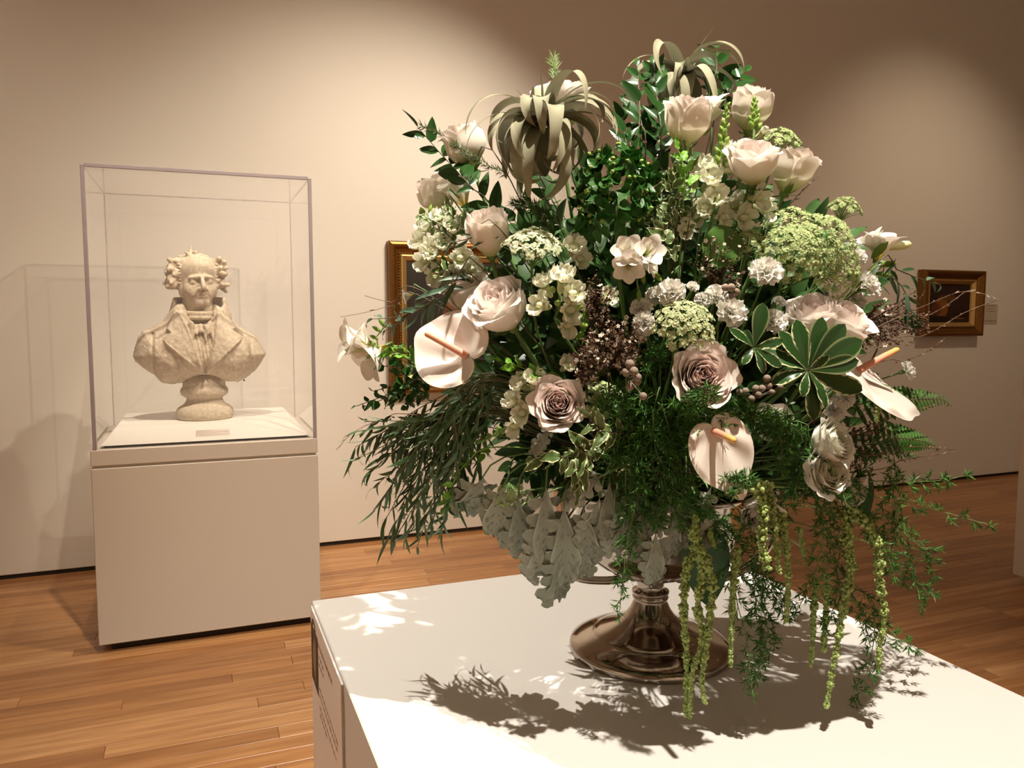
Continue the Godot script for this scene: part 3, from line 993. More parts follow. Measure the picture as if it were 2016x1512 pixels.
func make_bust() -> void:
	var S := 0.00265
	var z0 := -4.55
	var base := on_plane_z(400, 831, -4.40)
	var at0 := Vector3(on_plane_z(397, 700, z0).x, 1.05, z0)
	var o := thing("plaster_bust", "cream plaster bust of a man with curly hair and wide lapels", "bust", at0)
	var xf := Transform3D(Basis.from_scale(Vector3(S, S, S)), at0)
	var all := MB.new()
	all.add(torso_t(), xf * Transform3D(Basis.from_scale(Vector3(0.955, 0.985, 1.0)), Vector3.ZERO))
	# head: face looks a little to the right of the picture
	prims.clear()
	ell(Vector3(0, 10, -6), Vector3(39, 44, 47))
	ell(Vector3(0, 22, 6), Vector3(33, 25, 37), 8)
	ell(Vector3(0, -16, 8), Vector3(28.5, 36, 33), 8)
	ell(Vector3(0, -34, 14), Vector3(24, 17, 24), 8)
	cap(Vector3(-5, -46, 31), Vector3(5, -46, 31), 8.5, 8.5, 8)
	ell(Vector3(-20, -18, 24), Vector3(11, 15, 12), 8)
	ell(Vector3(20, -18, 24), Vector3(11, 15, 12), 8)
	for s in [-1.0, 1.0]:
		ell(Vector3(s * 14, -4, 47), Vector3(11, 7.5, 12), 4, -1)
		ell(Vector3(s * 14, -3.5, 33.5), Vector3(8, 6.2, 6.5), 1.5)
		cap(Vector3(s * 5, 5.5, 43.5), Vector3(s * 23, 3.5, 36.5), 3.6, 2.4, 4)
		cap(Vector3(s * 6.5, 0.6, 41), Vector3(s * 21, 0.2, 37), 1.5, 1.3, 1.5)
		cap(Vector3(s * 7, -8.2, 39), Vector3(s * 20, -7.4, 36.5), 1.3, 1.3, 1.5)
		ell(Vector3(s * 5.2, -18.5, 45), Vector3(4.2, 3.4, 4.8), 2.5)
		cap(Vector3(s * 9, -20, 42), Vector3(s * 15, -31, 36), 1.8, 1.6, 4)
	cap(Vector3(0, 4, 43), Vector3(0, -16.5, 53.5), 3.4, 4.8, 3)
	ell(Vector3(0, -25, 36), Vector3(12, 8, 7), 5)
	cap(Vector3(-8.5, -29, 39), Vector3(0, -27.8, 42.6), 2.2, 2.7, 2.5)
	cap(Vector3(8.5, -29, 39), Vector3(0, -27.8, 42.6), 2.2, 2.7, 2.5)
	cap(Vector3(-7, -33.6, 38.6), Vector3(7, -33.6, 38.6), 3.0, 3.0, 2.5)
	cap(Vector3(-10.5, -30.8, 41.5), Vector3(10.5, -30.8, 41.5), 0.8, 0.8, 1.2, -1)
	cap(Vector3(-7, -38.5, 43), Vector3(7, -38.5, 43), 2.0, 2.0, 4, -1)
	cap(Vector3(0, -36, -6), Vector3(0, -92, -12), 27, 33, 8)
	# hair: swept locks on top, curls bunched over both ears
	var r := RandomNumberGenerator.new()
	r.seed = 12
	for k in 52:
		var a := -1.3 + 2.6 * (k % 26) / 25.0
		var y := 45.0 + 9.0 * cos(a) + r.randf_range(-3, 3)
		var z := r.randf_range(-24, 16)
		var p := Vector3(36 * sin(a), y - 16.0 * absf(sin(a)), z)
		cap(p, p + Vector3(r.randf_range(-13, 6), r.randf_range(-3, 5), r.randf_range(-9, 7)), 5.0, 2.6, 1.6)
	cap(Vector3(-9, 52, 2), Vector3(-7, 68, 2), 5, 1.2, 2)
	for s in [-1.0, 1.0]:
		for k in 32:
			var p := Vector3(s * r.randf_range(37, 51), r.randf_range(-16, 36), r.randf_range(-16, 20))
			var q := p + Vector3(s * r.randf_range(0, 8), r.randf_range(-9, 9), r.randf_range(-4, 12))
			cap(p, q, r.randf_range(5, 7.5), r.randf_range(3, 5), 1.4)
		for k in 7:   # comma locks at the temples
			var yy := 34.0 - k * 6.0
			cap(Vector3(s * 43, yy, 8), Vector3(s * (36 - (k % 2) * 2), yy - 4, 21 - k), 4.2, 2.0, 1.2)
		ell(Vector3(s * 31, -18, 8), Vector3(6, 17, 10), 4)
		ell(Vector3(s * 38, -8, -2), Vector3(5, 11, 8), 3)
	var head := nets(Vector3(-66, -84, -62), Vector3(66, 76, 66), 1.7)
	var hb := Basis(Vector3.UP, 0.24) * Basis(Vector3.BACK, 0.03)
	all.add(head, xf * Transform3D(hb, Vector3(392 - 397, 832 - 554, -4)))
	# standing collar, cravat and its bow
	prims.clear()
	for k in 40:
		var a := TAU * k / 40.0
		var c := Vector3(46.0 * sin(a), 0, 40.0 * cos(a))
		if cos(a) > 0.82: continue
		var y := 238.0 - 22.0 * maxf(0.0, cos(a)) - 8.0 * absf(sin(a)) + (10.0 if cos(a) < 0.2 else 0.0)
		var c2 := Vector3(54.0 * sin(a), y - 34.0, 46.0 * cos(a))
		cap(Vector3(c.x, y, c.z - 6), c2, 3.6, 6.0, 5)
	for k in 24:
		var a := TAU * k / 24.0
		for y in [206.0, 214.0]:
			ell(Vector3(33.0 * sin(a), y - 3.0 * cos(a), 33.0 * cos(a) - 6), Vector3(7, 5.0, 7), 3)
	for s in [-1.0, 1.0]:
		for k in 9:
			var t := k / 8.0
			cap(Vector3(s * (8 + 12 * t), 188 - 6 * sin(t * 6.0), 52 + 5 * sin(t * 4.0 + s)), Vector3(s * (10 + 12 * t) + 3, 172 - 10 * t + 6 * sin(t * 5.0), 54 + 4 * cos(t * 7.0)), 3.4, 2.4, 2)
	cap(Vector3(0, 186, 50), Vector3(0, 178, 54), 6, 5, 3)
	cap(Vector3(-12, 176, 54), Vector3(-16, 160, 56), 3, 2, 2)
	cap(Vector3(7, 176, 56), Vector3(9, 158, 58), 3.4, 2.4, 2)
	all.add(nets(Vector3(-72, 140, -66), Vector3(72, 262, 76), 2.0), xf)
	part(o, "figure", all.mesh(), M.plaster)
	# turned socle
	var sp := PackedVector2Array()
	for q in [[0.5, 0], [51, 0], [54, 4], [55, 11], [53, 20], [48, 25], [44, 27], [38, 32], [34, 39], [35, 43], [40, 46], [44, 49], [46, 55], [44, 62], [41, 65], [40.5, 70], [40, 88], [0.5, 90]]:
		sp.push_back(Vector2(q[0], q[1]) * S)
	placed(o, "socle", mesh_of(lathe_t(sp, 48)), M.plaster, Transform3D(Basis(), at0 + Vector3(3 * S, 0, 0)))
	for q in [[328, 742], [325, 753], [476, 739], [476, 756]]:
		placed(o, "iron_pin", mesh_of(ball_t(2.0 * S, 8, 6)), M.rust, Transform3D(Basis(), at0 + Vector3((q[0] - 397) * S, (832 - q[1]) * S, (18 if q[1] > 745 else 33) * S)))

# ---------------------------------------------------------------- plant shapes
# leaf: base at the origin, tip at +y (length 1), upper face +z
func leaf_t(wide: float, shape: String, bend: float, fold: float, wave: float, c_in: Color, c_edge: Color, edge_at: float, nu := 4, nv := 8, ragged := 0.0) -> Dictionary:
	return sheet(nu, nv, func(u: float, v: float) -> Array:
		var w := 0.0
		match shape:
			"lance": w = pow(sin(PI * pow(v, 0.75)), 0.85)
			"ovate": w = pow(sin(PI * pow(v, 0.62)), 0.75)
			"obovate": w = pow(sin(PI * pow(v, 1.7)), 0.62) * 0.96 + 0.04 * (1.0 - v)
			"strap": w = pow(sin(PI * clampf(v * 0.94 + 0.04, 0, 1)), 0.42)
			"round": w = pow(maxf(0.0, 1.0 - pow(2.0 * v - 1.0, 2.0)), 0.5)
			"lobed": w = pow(sin(PI * pow(clampf(v * 0.97 + 0.02, 0, 1), 0.8)), 0.55) * (0.50 + 0.50 * pow(absf(sin(v * PI * 5.0 + 0.4)), 0.7)) + 0.05
		w = maxf(w, 0.015) * wide * 0.5
		if v > 0.995: w = wide * 0.006
		var x := u * w
		var z := -bend * v * v + fold * absf(x) + wave * sin(v * 15.0 + (2.0 if u > 0 else 0.0)) * absf(u) * absf(u)
		var y := v - bend * bend * 0.45 * v * v * v
		var e := absf(u) + ragged * sin(v * 41.0 + u * 3.0)
		var c := c_in if e < edge_at else c_edge
		return [Vector3(x, y, z), c])

# ribbon along a path with the given half widths; side gives the width direction at each point
func ribbon_t(path: PackedVector3Array, half: PackedFloat32Array, side: PackedVector3Array, chan: float, c1: Color, c2: Color) -> Dictionary:
	var p := PackedVector3Array()
	var c := PackedColorArray()
	var m := path.size()
	for j in m:
		var tan := (path[mini(j + 1, m - 1)] - path[maxi(j - 1, 0)]).normalized()
		var s := (side[j] - tan * side[j].dot(tan)).normalized()
		var nn := s.cross(tan)
		for i in 7:
			var u := -1.0 + i / 3.0
			p.push_back(path[j] + s * u * half[j] + nn * chan * half[j] * u * u)
			c.push_back(c1.lerp(c2, float(j) / m))
	return grid(p, c, 7, m)

func petal_t(r: float, h: float, wang: float, o: float, roll: float, rb: float, ph: float, c_base: Color, c_mid: Color, c_tip: Color, nu := 8, nv := 9) -> Dictionary:
	return sheet(nu, nv, func(u: float, v: float) -> Array:
		var shp := lerpf(0.5, 1.0, smoothstep(0.0, 0.4, v))
		if v > 0.66: shp *= sqrt(maxf(0.1, 1.0 - 0.66 * pow((v - 0.66) / 0.34, 2.2)))
		var ang := u * wang * shp
		var hh := v * (1.0 - 0.09 * u * u + 0.02 * sin(u * 6.0 + ph))
		var rad := r * (rb + (1.0 - rb) * sin(minf(hh / 0.55, 1.0) * PI * 0.5))
		if hh > 0.5: rad *= 1.0 + o * pow((hh - 0.5) / 0.5, 1.5)
		var t := maxf(0.0, (hh - 0.78) / 0.22)
		rad += roll * t * t * (0.7 + 0.3 * sin(u * 3.0 + ph))
		rad += 0.012 * sin(u * 5.0 + ph * 2.0) * v
		rad += r * u * 0.06 * smoothstep(0.1, 0.7, v) + r * 0.03 * sin(v * 4.0 + ph)
		var y := h * hh - roll * 0.75 * t * t * t
		var c := c_base.lerp(c_mid, smoothstep(0.02, 0.42, v)).lerp(c_tip, smoothstep(0.55, 1.0, v))
		return [Vector3(rad * sin(ang), y, rad * cos(ang)), c])

func col(r: float, g: float, b: float) -> Color:
	return Color(r, g, b)

var roses := {}
# a rose kind: list of [petal mesh, turn, tilt]
func rose_kind(called: String, rows: Array, c_base: Color, c_mid: Color, c_tip: Color, c_heart: Color) -> void:
	var out := []
	var turn := 0.0
	for row in rows:   # [count, radius, height, half angle, open, roll, base radius]
		var n: int = row[0]
		for k in n:
			turn += TAU / n + (0.25 if n > 2 else 1.1)
			var t := float(row[1]) / 0.46
			var cm := c_heart.lerp(c_mid, clampf(t * 1.3 - 0.25, 0, 1))
			var ct := c_heart.lerp(c_tip, clampf(t * 1.3 - 0.25, 0, 1))
			var pm := mesh_of(petal_t(row[1] * rnd(0.94, 1.05), row[2] * rnd(0.95, 1.04), row[3], row[4] + rnd(-0.06, 0.06), row[5] * rnd(0.5, 1.5), row[6], rnd(0, 6.28), c_base, cm, ct))
			out.append([pm, turn + rnd(-0.15, 0.15)])
		turn += 0.6
	roses[called] = out

func make_templates() -> void:
	var cb := col(0.62, 0.60, 0.26)
	rose_kind("bud", [[2, 0.10, 0.93, 1.9, -0.5, 0.0, 0.3], [3, 0.18, 0.95, 1.6, -0.42, 0.0, 0.3], [3, 0.26, 0.98, 1.35, -0.3, 0.01, 0.3], [4, 0.35, 1.0, 1.0, -0.2, 0.02, 0.28], [4, 0.405, 0.98, 0.95, -0.08, 0.04, 0.27], [4, 0.45, 0.93, 0.88, 0.0, 0.075, 0.26]],
		cb, col(0.88, 0.82, 0.71), col(0.90, 0.825, 0.75), col(0.88, 0.76, 0.69))
	rose_kind("half", [[2, 0.07, 0.70, 1.9, -0.4, 0.0, 0.3], [3, 0.13, 0.74, 1.6, -0.3, 0.0, 0.3], [3, 0.20, 0.78, 1.4, -0.2, 0.01, 0.3], [4, 0.27, 0.82, 1.15, -0.08, 0.03, 0.28], [4, 0.34, 0.84, 1.1, 0.04, 0.06, 0.26], [4, 0.40, 0.80, 1.0, 0.12, 0.07, 0.25], [4, 0.44, 0.73, 0.95, 0.2, 0.09, 0.22]],
		cb, col(0.88, 0.825, 0.74), col(0.90, 0.835, 0.775), col(0.87, 0.73, 0.67))
	rose_kind("open", [[2, 0.03, 0.60, 2.0, -0.2, 0.0, 0.5], [3, 0.055, 0.61, 1.8, -0.15, 0.0, 0.5], [3, 0.08, 0.62, 1.6, -0.1, 0.0, 0.45], [3, 0.11, 0.625, 1.5, -0.06, 0.005, 0.4], [4, 0.14, 0.63, 1.25, -0.02, 0.01, 0.38], [4, 0.175, 0.63, 1.2, 0.03, 0.015, 0.35], [4, 0.21, 0.63, 1.15, 0.08, 0.02, 0.32], [4, 0.25, 0.62, 1.1, 0.14, 0.03, 0.3], [5, 0.29, 0.61, 1.0, 0.2, 0.04, 0.28], [5, 0.33, 0.60, 0.95, 0.27, 0.05, 0.25], [6, 0.37, 0.57, 0.85, 0.36, 0.06, 0.22]],
		col(0.74, 0.70, 0.50), col(0.87, 0.80, 0.72), col(0.89, 0.82, 0.76), col(0.86, 0.68, 0.62))
	rose_kind("white", [[2, 0.04, 0.62, 1.9, -0.3, 0.0, 0.5], [3, 0.07, 0.64, 1.7, -0.25, 0.01, 0.45], [4, 0.10, 0.66, 1.4, -0.2, 0.01, 0.4], [4, 0.14, 0.68, 1.3, -0.15, 0.02, 0.38], [5, 0.18, 0.69, 1.1, -0.1, 0.02, 0.35], [5, 0.22, 0.70, 1.05, -0.05, 0.03, 0.32], [5, 0.265, 0.70, 1.0, 0.0, 0.04, 0.3], [6, 0.31, 0.69, 0.95, 0.06, 0.05, 0.28], [6, 0.355, 0.67, 0.9, 0.13, 0.06, 0.25], [6, 0.40, 0.62, 0.85, 0.24, 0.08, 0.22]],
		col(0.70, 0.72, 0.46), col(0.87, 0.85, 0.77), col(0.90, 0.88, 0.82), col(0.84, 0.84, 0.66))
	T.sepal = mesh_of(leaf_t(0.34, "lance", 0.35, 0.1, 0.0, col(0.10, 0.17, 0.035), col(0.13, 0.2, 0.05), 0.8, 2, 5))
	T.hip = mesh_of(moved(ball_t(0.5, 10, 7, col(0.13, 0.21, 0.045)), Transform3D(Basis.from_scale(Vector3(0.22, 0.2, 0.22)), Vector3(0, 0.0, 0))))
	# freesia tepal, bloom and bud (length 1 along y)
	var tep := func(white: Color, yellow: Color, flare: float) -> Dictionary: return sheet(6, 12, func(u: float, v0: float) -> Array:
		var v := 1.0 - pow(1.0 - v0, 1.7)
		var rad := 0.045 + 0.15 * smoothstep(0.1, 0.6, v) + flare * pow(maxf(0.0, (v - 0.5) / 0.5), 1.5)
		var y := v - 0.16 * flare / 0.35 * pow(maxf(0.0, (v - 0.6) / 0.4), 2.0)
		var wd := lerpf(0.05, 0.26, smoothstep(0.1, 0.72, v))
		if v > 0.72: wd *= sqrt(maxf(0.002, 1.0 - pow((v - 0.72) / 0.283, 2.0)))
		var x := u * wd
		rad += -0.22 * x * x / maxf(wd, 0.02) + 0.0
		var c := yellow.lerp(white, smoothstep(0.18, 0.52, v))
		return [Vector3(x, y, rad), c])
	T.tepal = mesh_of(tep.call(col(0.91, 0.87, 0.79), col(0.74, 0.66, 0.18), 0.40))
	T.tepal_in = mesh_of(tep.call(col(0.91, 0.86, 0.77), col(0.82, 0.62, 0.06), 0.33))
	T.fbud = mesh_of(lathe_t(PackedVector2Array([Vector2(0.02, 0), Vector2(0.05, 0.12), Vector2(0.085, 0.35), Vector2(0.14, 0.6), Vector2(0.15, 0.75), Vector2(0.11, 0.92), Vector2(0.01, 1.0)]), 10, col(0.72, 0.72, 0.42)))
	T.fbud_green = mesh_of(lathe_t(PackedVector2Array([Vector2(0.03, 0), Vector2(0.12, 0.15), Vector2(0.19, 0.45), Vector2(0.17, 0.7), Vector2(0.08, 0.92), Vector2(0.01, 1.0)]), 9, col(0.20, 0.33, 0.06)))
	T.calyx = mesh_of(lathe_t(PackedVector2Array([Vector2(0.05, -0.02), Vector2(0.075, 0.08), Vector2(0.07, 0.2), Vector2(0.05, 0.24)]), 8, col(0.16, 0.27, 0.05)))
	# carnation petals: frilled fans
	T.frill = []
	for k in 4:
		var ph := k * 1.7
		T.frill.append(mesh_of(sheet(12, 5, func(u: float, v: float) -> Array:
			var ang := u * 0.72 * smoothstep(-0.2, 0.8, v)
			var rr := v * (1.0 + 0.06 * sin(u * 19.0 + ph) * v)
			var z := 0.16 * v * v * sin(u * 7.0 + ph) - 0.10 * v * v + 0.04 * sin(u * 17.0 + ph * 2.0) * v * v
			var c := col(0.55, 0.62, 0.32).lerp(col(0.91, 0.89, 0.82), smoothstep(0.1, 0.5, v))
			return [Vector3(rr * sin(ang), rr * cos(ang), z), c])))
	T.cup = mesh_of(lathe_t(PackedVector2Array([Vector2(0.06, -0.75), Vector2(0.17, -0.6), Vector2(0.22, -0.2), Vector2(0.24, 0.0)]), 10, col(0.16, 0.27, 0.06)))
	# snapdragon floret
	var lob := func(L: float, W: float, cup: float) -> Dictionary: return sheet(6, 6, func(u: float, v: float) -> Array:
		var w := W * sqrt(maxf(0.004, 1.0 - pow(2.0 * v * 0.92 - 0.92, 2.0))) * lerpf(0.7, 1.0, v)
		var z := cup * (u * u * 0.6 + v * v) + 0.10 * sin(u * 6.0 + v * 5.0 + L * 20.0) * v
		return [Vector3(u * w, v * L, z), col(0.60, 0.66, 0.34).lerp(col(0.87, 0.87, 0.71), smoothstep(0.0, 0.5, v))])
	var fl := MB.new()
	fl.add(lathe_t(PackedVector2Array([Vector2(0.10, -0.8), Vector2(0.17, -0.55), Vector2(0.18, -0.2), Vector2(0.24, 0.0)]), 10, col(0.66, 0.69, 0.40)), Transform3D())
	for q in [[0.5, 0.72, 0.40, 0.55], [-0.5, 0.66, 0.42, 0.62], [2.3, 0.60, 0.36, 1.35], [-2.3, 0.55, 0.36, 1.2], [PI, 0.62, 0.34, 1.75]]:
		var b := Basis(Vector3.UP, q[0]) * Basis(Vector3.RIGHT, q[3])
		fl.add(lob.call(q[1], q[2], -0.16), Transform3D(b, Vector3(0, -0.02, 0) + Basis(Vector3.UP, q[0]) * Vector3(0, 0, 0.13)))
	fl.add(ball_t(0.2, 8, 6, col(0.80, 0.80, 0.56)), Transform3D(Basis.from_scale(Vector3(1.2, 0.7, 0.8)), Vector3(0, 0.1, -0.08)))
	T.floret = fl.mesh()
	T.snapbud = mesh_of(lathe_t(PackedVector2Array([Vector2(0.05, 0), Vector2(0.26, 0.2), Vector2(0.30, 0.5), Vector2(0.2, 0.8), Vector2(0.02, 1.0)]), 8, col(0.26, 0.40, 0.08)))
	# tiny shapes
	var mini := MB.new()
	for k in 5:
		var a := TAU * k / 5
		_tri(mini, Vector3.ZERO, Vector3(cos(a - 0.5), 0.18, sin(a - 0.5)), Vector3(cos(a + 0.5), 0.18, sin(a + 0.5)), Vector3.UP, Color.WHITE)
		_tri(mini, Vector3(cos(a - 0.5), 0.18, sin(a - 0.5)), Vector3(1.35 * cos(a), 0.05, 1.35 * sin(a)), Vector3(cos(a + 0.5), 0.18, sin(a + 0.5)), Vector3.UP, Color.WHITE)
	T.mini = {"v": mini.v, "n": mini.n, "c": mini.c, "uv": mini.uv, "i": mini.i}
	T.burr = ball_t(1.0, 5, 4, Color.WHITE, 0.35)
	var nd := MB.new()
	_tri(nd, Vector3(-0.5, 0.35, 0), Vector3(0, 0, 0), Vector3(0, 0.5, 0.22), Vector3(-0.4, 0, 1).normalized(), Color.WHITE)
	_tri(nd, Vector3(0.5, 0.35, 0), Vector3(0, 0, 0), Vector3(0, 0.5, 0.22), Vector3(0.4, 0, 1).normalized(), Color.WHITE)
	_tri(nd, Vector3(-0.5, 0.35, 0), Vector3(0, 1, 0), Vector3(0, 0.5, 0.22), Vector3(-0.4, 0, 1).normalized(), Color.WHITE)
	_tri(nd, Vector3(0.5, 0.35, 0), Vector3(0, 1, 0), Vector3(0, 0.5, 0.22), Vector3(0.4, 0, 1).normalized(), Color.WHITE)
	T.needle = {"v": nd.v, "n": nd.n, "c": nd.c, "uv": nd.uv, "i": nd.i}
	# leaves
	var dg := col(0.018, 0.060, 0.014)
	var dg2 := col(0.026, 0.078, 0.018)
	T.ruscus = [mesh_of(leaf_t(0.40, "ovate", 0.12, 0.25, 0.0, dg, dg2, 0.5)), mesh_of(leaf_t(0.36, "lance", 0.28, 0.3, 0.01, dg2, dg, 0.6)), mesh_of(leaf_t(0.44, "ovate", -0.1, 0.2, 0.0, dg, dg2, 0.6))]
	var eg := col(0.075, 0.145, 0.06)
	T.euc = [leaf_t(0.13, "lance", 0.25, 0.2, 0.0, eg, eg, 2.0, 2, 6), leaf_t(0.10, "lance", -0.3, 0.2, 0.0, col(0.10, 0.175, 0.085), eg, 2.0, 2, 6), leaf_t(0.15, "lance", 0.5, 0.2, 0.0, col(0.055, 0.12, 0.04), eg, 2.0, 2, 6)]
	T.euc_big = [mesh_of(leaf_t(0.17, "lance", 0.25, 0.2, 0.0, col(0.075, 0.14, 0.085), eg, 2.0, 4, 8)), mesh_of(leaf_t(0.14, "lance", 0.4, 0.2, 0.0, col(0.05, 0.105, 0.05), eg, 2.0, 4, 8))]
	var cream := col(0.62, 0.64, 0.36)
	T.pitto = [mesh_of(leaf_t(0.36, "obovate", 0.18, 0.12, 0.0, col(0.022, 0.062, 0.014), cream, 0.86, 16, 16, 0.07)), mesh_of(leaf_t(0.38, "obovate", 0.35, 0.1, 0.02, col(0.03, 0.08, 0.02), cream, 0.80, 16, 16, 0.09)), mesh_of(leaf_t(0.40, "obovate", 0.12, 0.12, 0.0, col(0.022, 0.062, 0.014), col(0.30, 0.34, 0.16), 0.96, 8, 12, 0.02))]
	T.varieg = [mesh_of(leaf_t(0.46, "ovate", 0.3, 0.2, 0.07, col(0.10, 0.16, 0.05), col(0.60, 0.62, 0.36), 0.78, 12, 14, 0.06)), mesh_of(leaf_t(0.42, "ovate", -0.25, 0.25, 0.08, col(0.13, 0.19, 0.07), col(0.58, 0.60, 0.38), 0.74, 12, 14, 0.07)), mesh_of(leaf_t(0.5, "ovate", 0.5, 0.2, 0.06, col(0.085, 0.14, 0.04), col(0.62, 0.64, 0.38), 0.8, 12, 14, 0.06))]
	T.bright = [mesh_of(leaf_t(0.5, "ovate", 0.3, 0.2, 0.06, col(0.14, 0.34, 0.03), col(0.18, 0.4, 0.04), 0.8, 6, 9)), mesh_of(leaf_t(0.44, "ovate", -0.2, 0.3, 0.07, col(0.12, 0.29, 0.03), col(0.16, 0.36, 0.05), 0.8, 6, 9))]
	var du := col(0.30, 0.315, 0.25)
	T.dusty = []
	for k in 3:
		var cc := [du, col(0.27, 0.285, 0.225), col(0.33, 0.345, 0.28)][k] as Color
		var ce := cc * 1.35
		var bm := MB.new()
		bm.add(leaf_t(0.30, "obovate", 0.2 + 0.1 * k, 0.12, 0.02, cc, ce, 0.9, 6, 12), Transform3D())
		bm.add(leaf_t(0.02, "strap", 0.2 + 0.1 * k, 0.0, 0.0, cc, ce, 2.0, 2, 8), Transform3D(Basis.from_scale(Vector3(1, 0.9, 1)), Vector3(0, 0, 0.012)))
		for j in 5:
			for sd in [-1.0, 1.0]:
				var y0 := 0.12 + 0.17 * j
				var L := [0.20, 0.27, 0.30, 0.27, 0.20][j] * (1.0 + 0.1 * sin(j * 3.0 + k + sd)) as float
				var bb := Basis(Vector3.BACK, -sd * (1.05 - 0.10 * j)) * Basis(Vector3.UP, sd * 0.3) * Basis(Vector3.RIGHT, -0.15)
				bm.add(leaf_t(0.62, "obovate", 0.25, 0.1, 0.05, cc, ce, 0.86, 6, 10), Transform3D(bb.scaled_local(Vector3(L, L, L)), Vector3(sd * 0.02, y0, -(0.2 + 0.1 * k) * y0 * y0)))
		T.dusty.append(bm.mesh())
	T.galax = mesh_of(leaf_t(1.0, "round", 0.2, 0.12, 0.04, col(0.07, 0.15, 0.03), col(0.09, 0.18, 0.04), 0.9, 12, 14))
	T.salal = [mesh_of(leaf_t(0.42, "ovate", 0.2, 0.2, 0.0, col(0.034, 0.085, 0.022), col(0.042, 0.10, 0.027), 0.6, 2, 6)), mesh_of(leaf_t(0.5, "ovate", 0.35, 0.2, 0.02, col(0.042, 0.10, 0.027), col(0.034, 0.085, 0.022), 0.6, 2, 6))]
	T.pinna = mesh_of(leaf_t(0.24, "strap", 0.12, 0.15, 0.0, col(0.035, 0.105, 0.015), col(0.05, 0.13, 0.02), 0.7, 2, 6))
	T.euph = [mesh_of(leaf_t(0.82, "ovate", -0.3, 0.3, 0.0, col(0.022, 0.095, 0.014), col(0.05, 0.15, 0.025), 0.8, 4, 6)), mesh_of(leaf_t(0.7, "ovate", -0.15, 0.35, 0.0, col(0.03, 0.12, 0.016), col(0.06, 0.17, 0.03), 0.8, 4, 6))]
	T.yolk = mesh_of(moved(ball_t(0.5, 8, 6, col(0.34, 0.46, 0.11), 0.12), Transform3D(Basis.from_scale(Vector3(1.2, 0.8, 1.0)), Vector3.ZERO)))
	T.berry = []
	for k in 2: T.berry.append(mesh_of(ball_t(0.5, 14, 10, [col(0.24, 0.185, 0.14), col(0.29, 0.225, 0.175)][k], 0.06)))

# ---------------------------------------------------------------- plant builders
# points of something that hangs: it leaves the dome and then drops straight down, its tip above the plinth top
func hang(path: Array) -> Array:
	var first := dome(path[0][0], path[0][1], path[0][2])
	var d := (first - cam_pos).dot(hf)
	for q in path:
		var r := ray(q[0], q[1])
		if r.y < 0.0: d = minf(d, (cam_pos.y - 0.962) / -r.y * r.dot(hf))
	var out := []
	for k in path.size():
		var r := ray(path[k][0], path[k][1])
		var p := cam_pos + r * (d / r.dot(hf))
		out.append(p if k > 0 else first.lerp(p, 0.5))
	return out

func mpp(p: Vector3) -> float:   # metres to one picture row at that point
	return depth_of(p) / F

func stem_to_heart(o: Node3D, from: Vector3, dir: Vector3, r := 0.0022, c := Color(0.10, 0.18, 0.04)) -> void:
	var h := HEART + Vector3(rnd(-0.06, 0.06), rnd(-0.05, 0.02), rnd(-0.06, 0.06))
	var pth := bez(from, from - dir * from.distance_to(h) * 0.4, h, 8)
	part(o, "stem", mesh_of(tube_t(pth, ramp_r(9, r, r * 1.2), 6, c)), M.stem)

func rose(kind: String, px: float, py: float, size: float, dir: Vector3, off: float, label: String, group := "roses in the arrangement") -> void:
	var p := dome(px, py, off)
	var s := size * mpp(p) / (0.96 if kind != "open" else 1.06)
	var hgt: float = {"bud": 0.95, "half": 0.8, "open": 0.6, "white": 0.68}[kind]
	var base := p - dir * s * hgt * 0.5
	var o := thing("rose" if kind != "white" else "ranunculus", label, "rose" if kind != "white" else "ranunculus", base, group)
	var b := aim(dir, vdir(0, 0.3, 1), rnd(0, 6.28))
	for q in roses[kind]:
		placed(o, "petal", q[0], M.petal, Transform3D((b * Basis(Vector3.UP, q[1])).scaled_local(Vector3(s, s, s)), base))
	placed(o, "hip", T.hip, M.stem, Transform3D(b.scaled_local(Vector3(s, s, s)), base - dir * s * 0.04))
	for k in 5:
		var bb := b * Basis(Vector3.UP, k * TAU / 5 + 0.3) * Basis(Vector3.RIGHT, rnd(0.9, 2.2))
		placed(o, "sepal", T.sepal, M.leaf, Transform3D(bb.scaled_local(Vector3(s, s, s) * 0.42), base - dir * s * 0.05 + bb * Vector3(0, 0.02, 0) * s))
	stem_to_heart(o, base - dir * s * 0.06, dir, 0.0032)

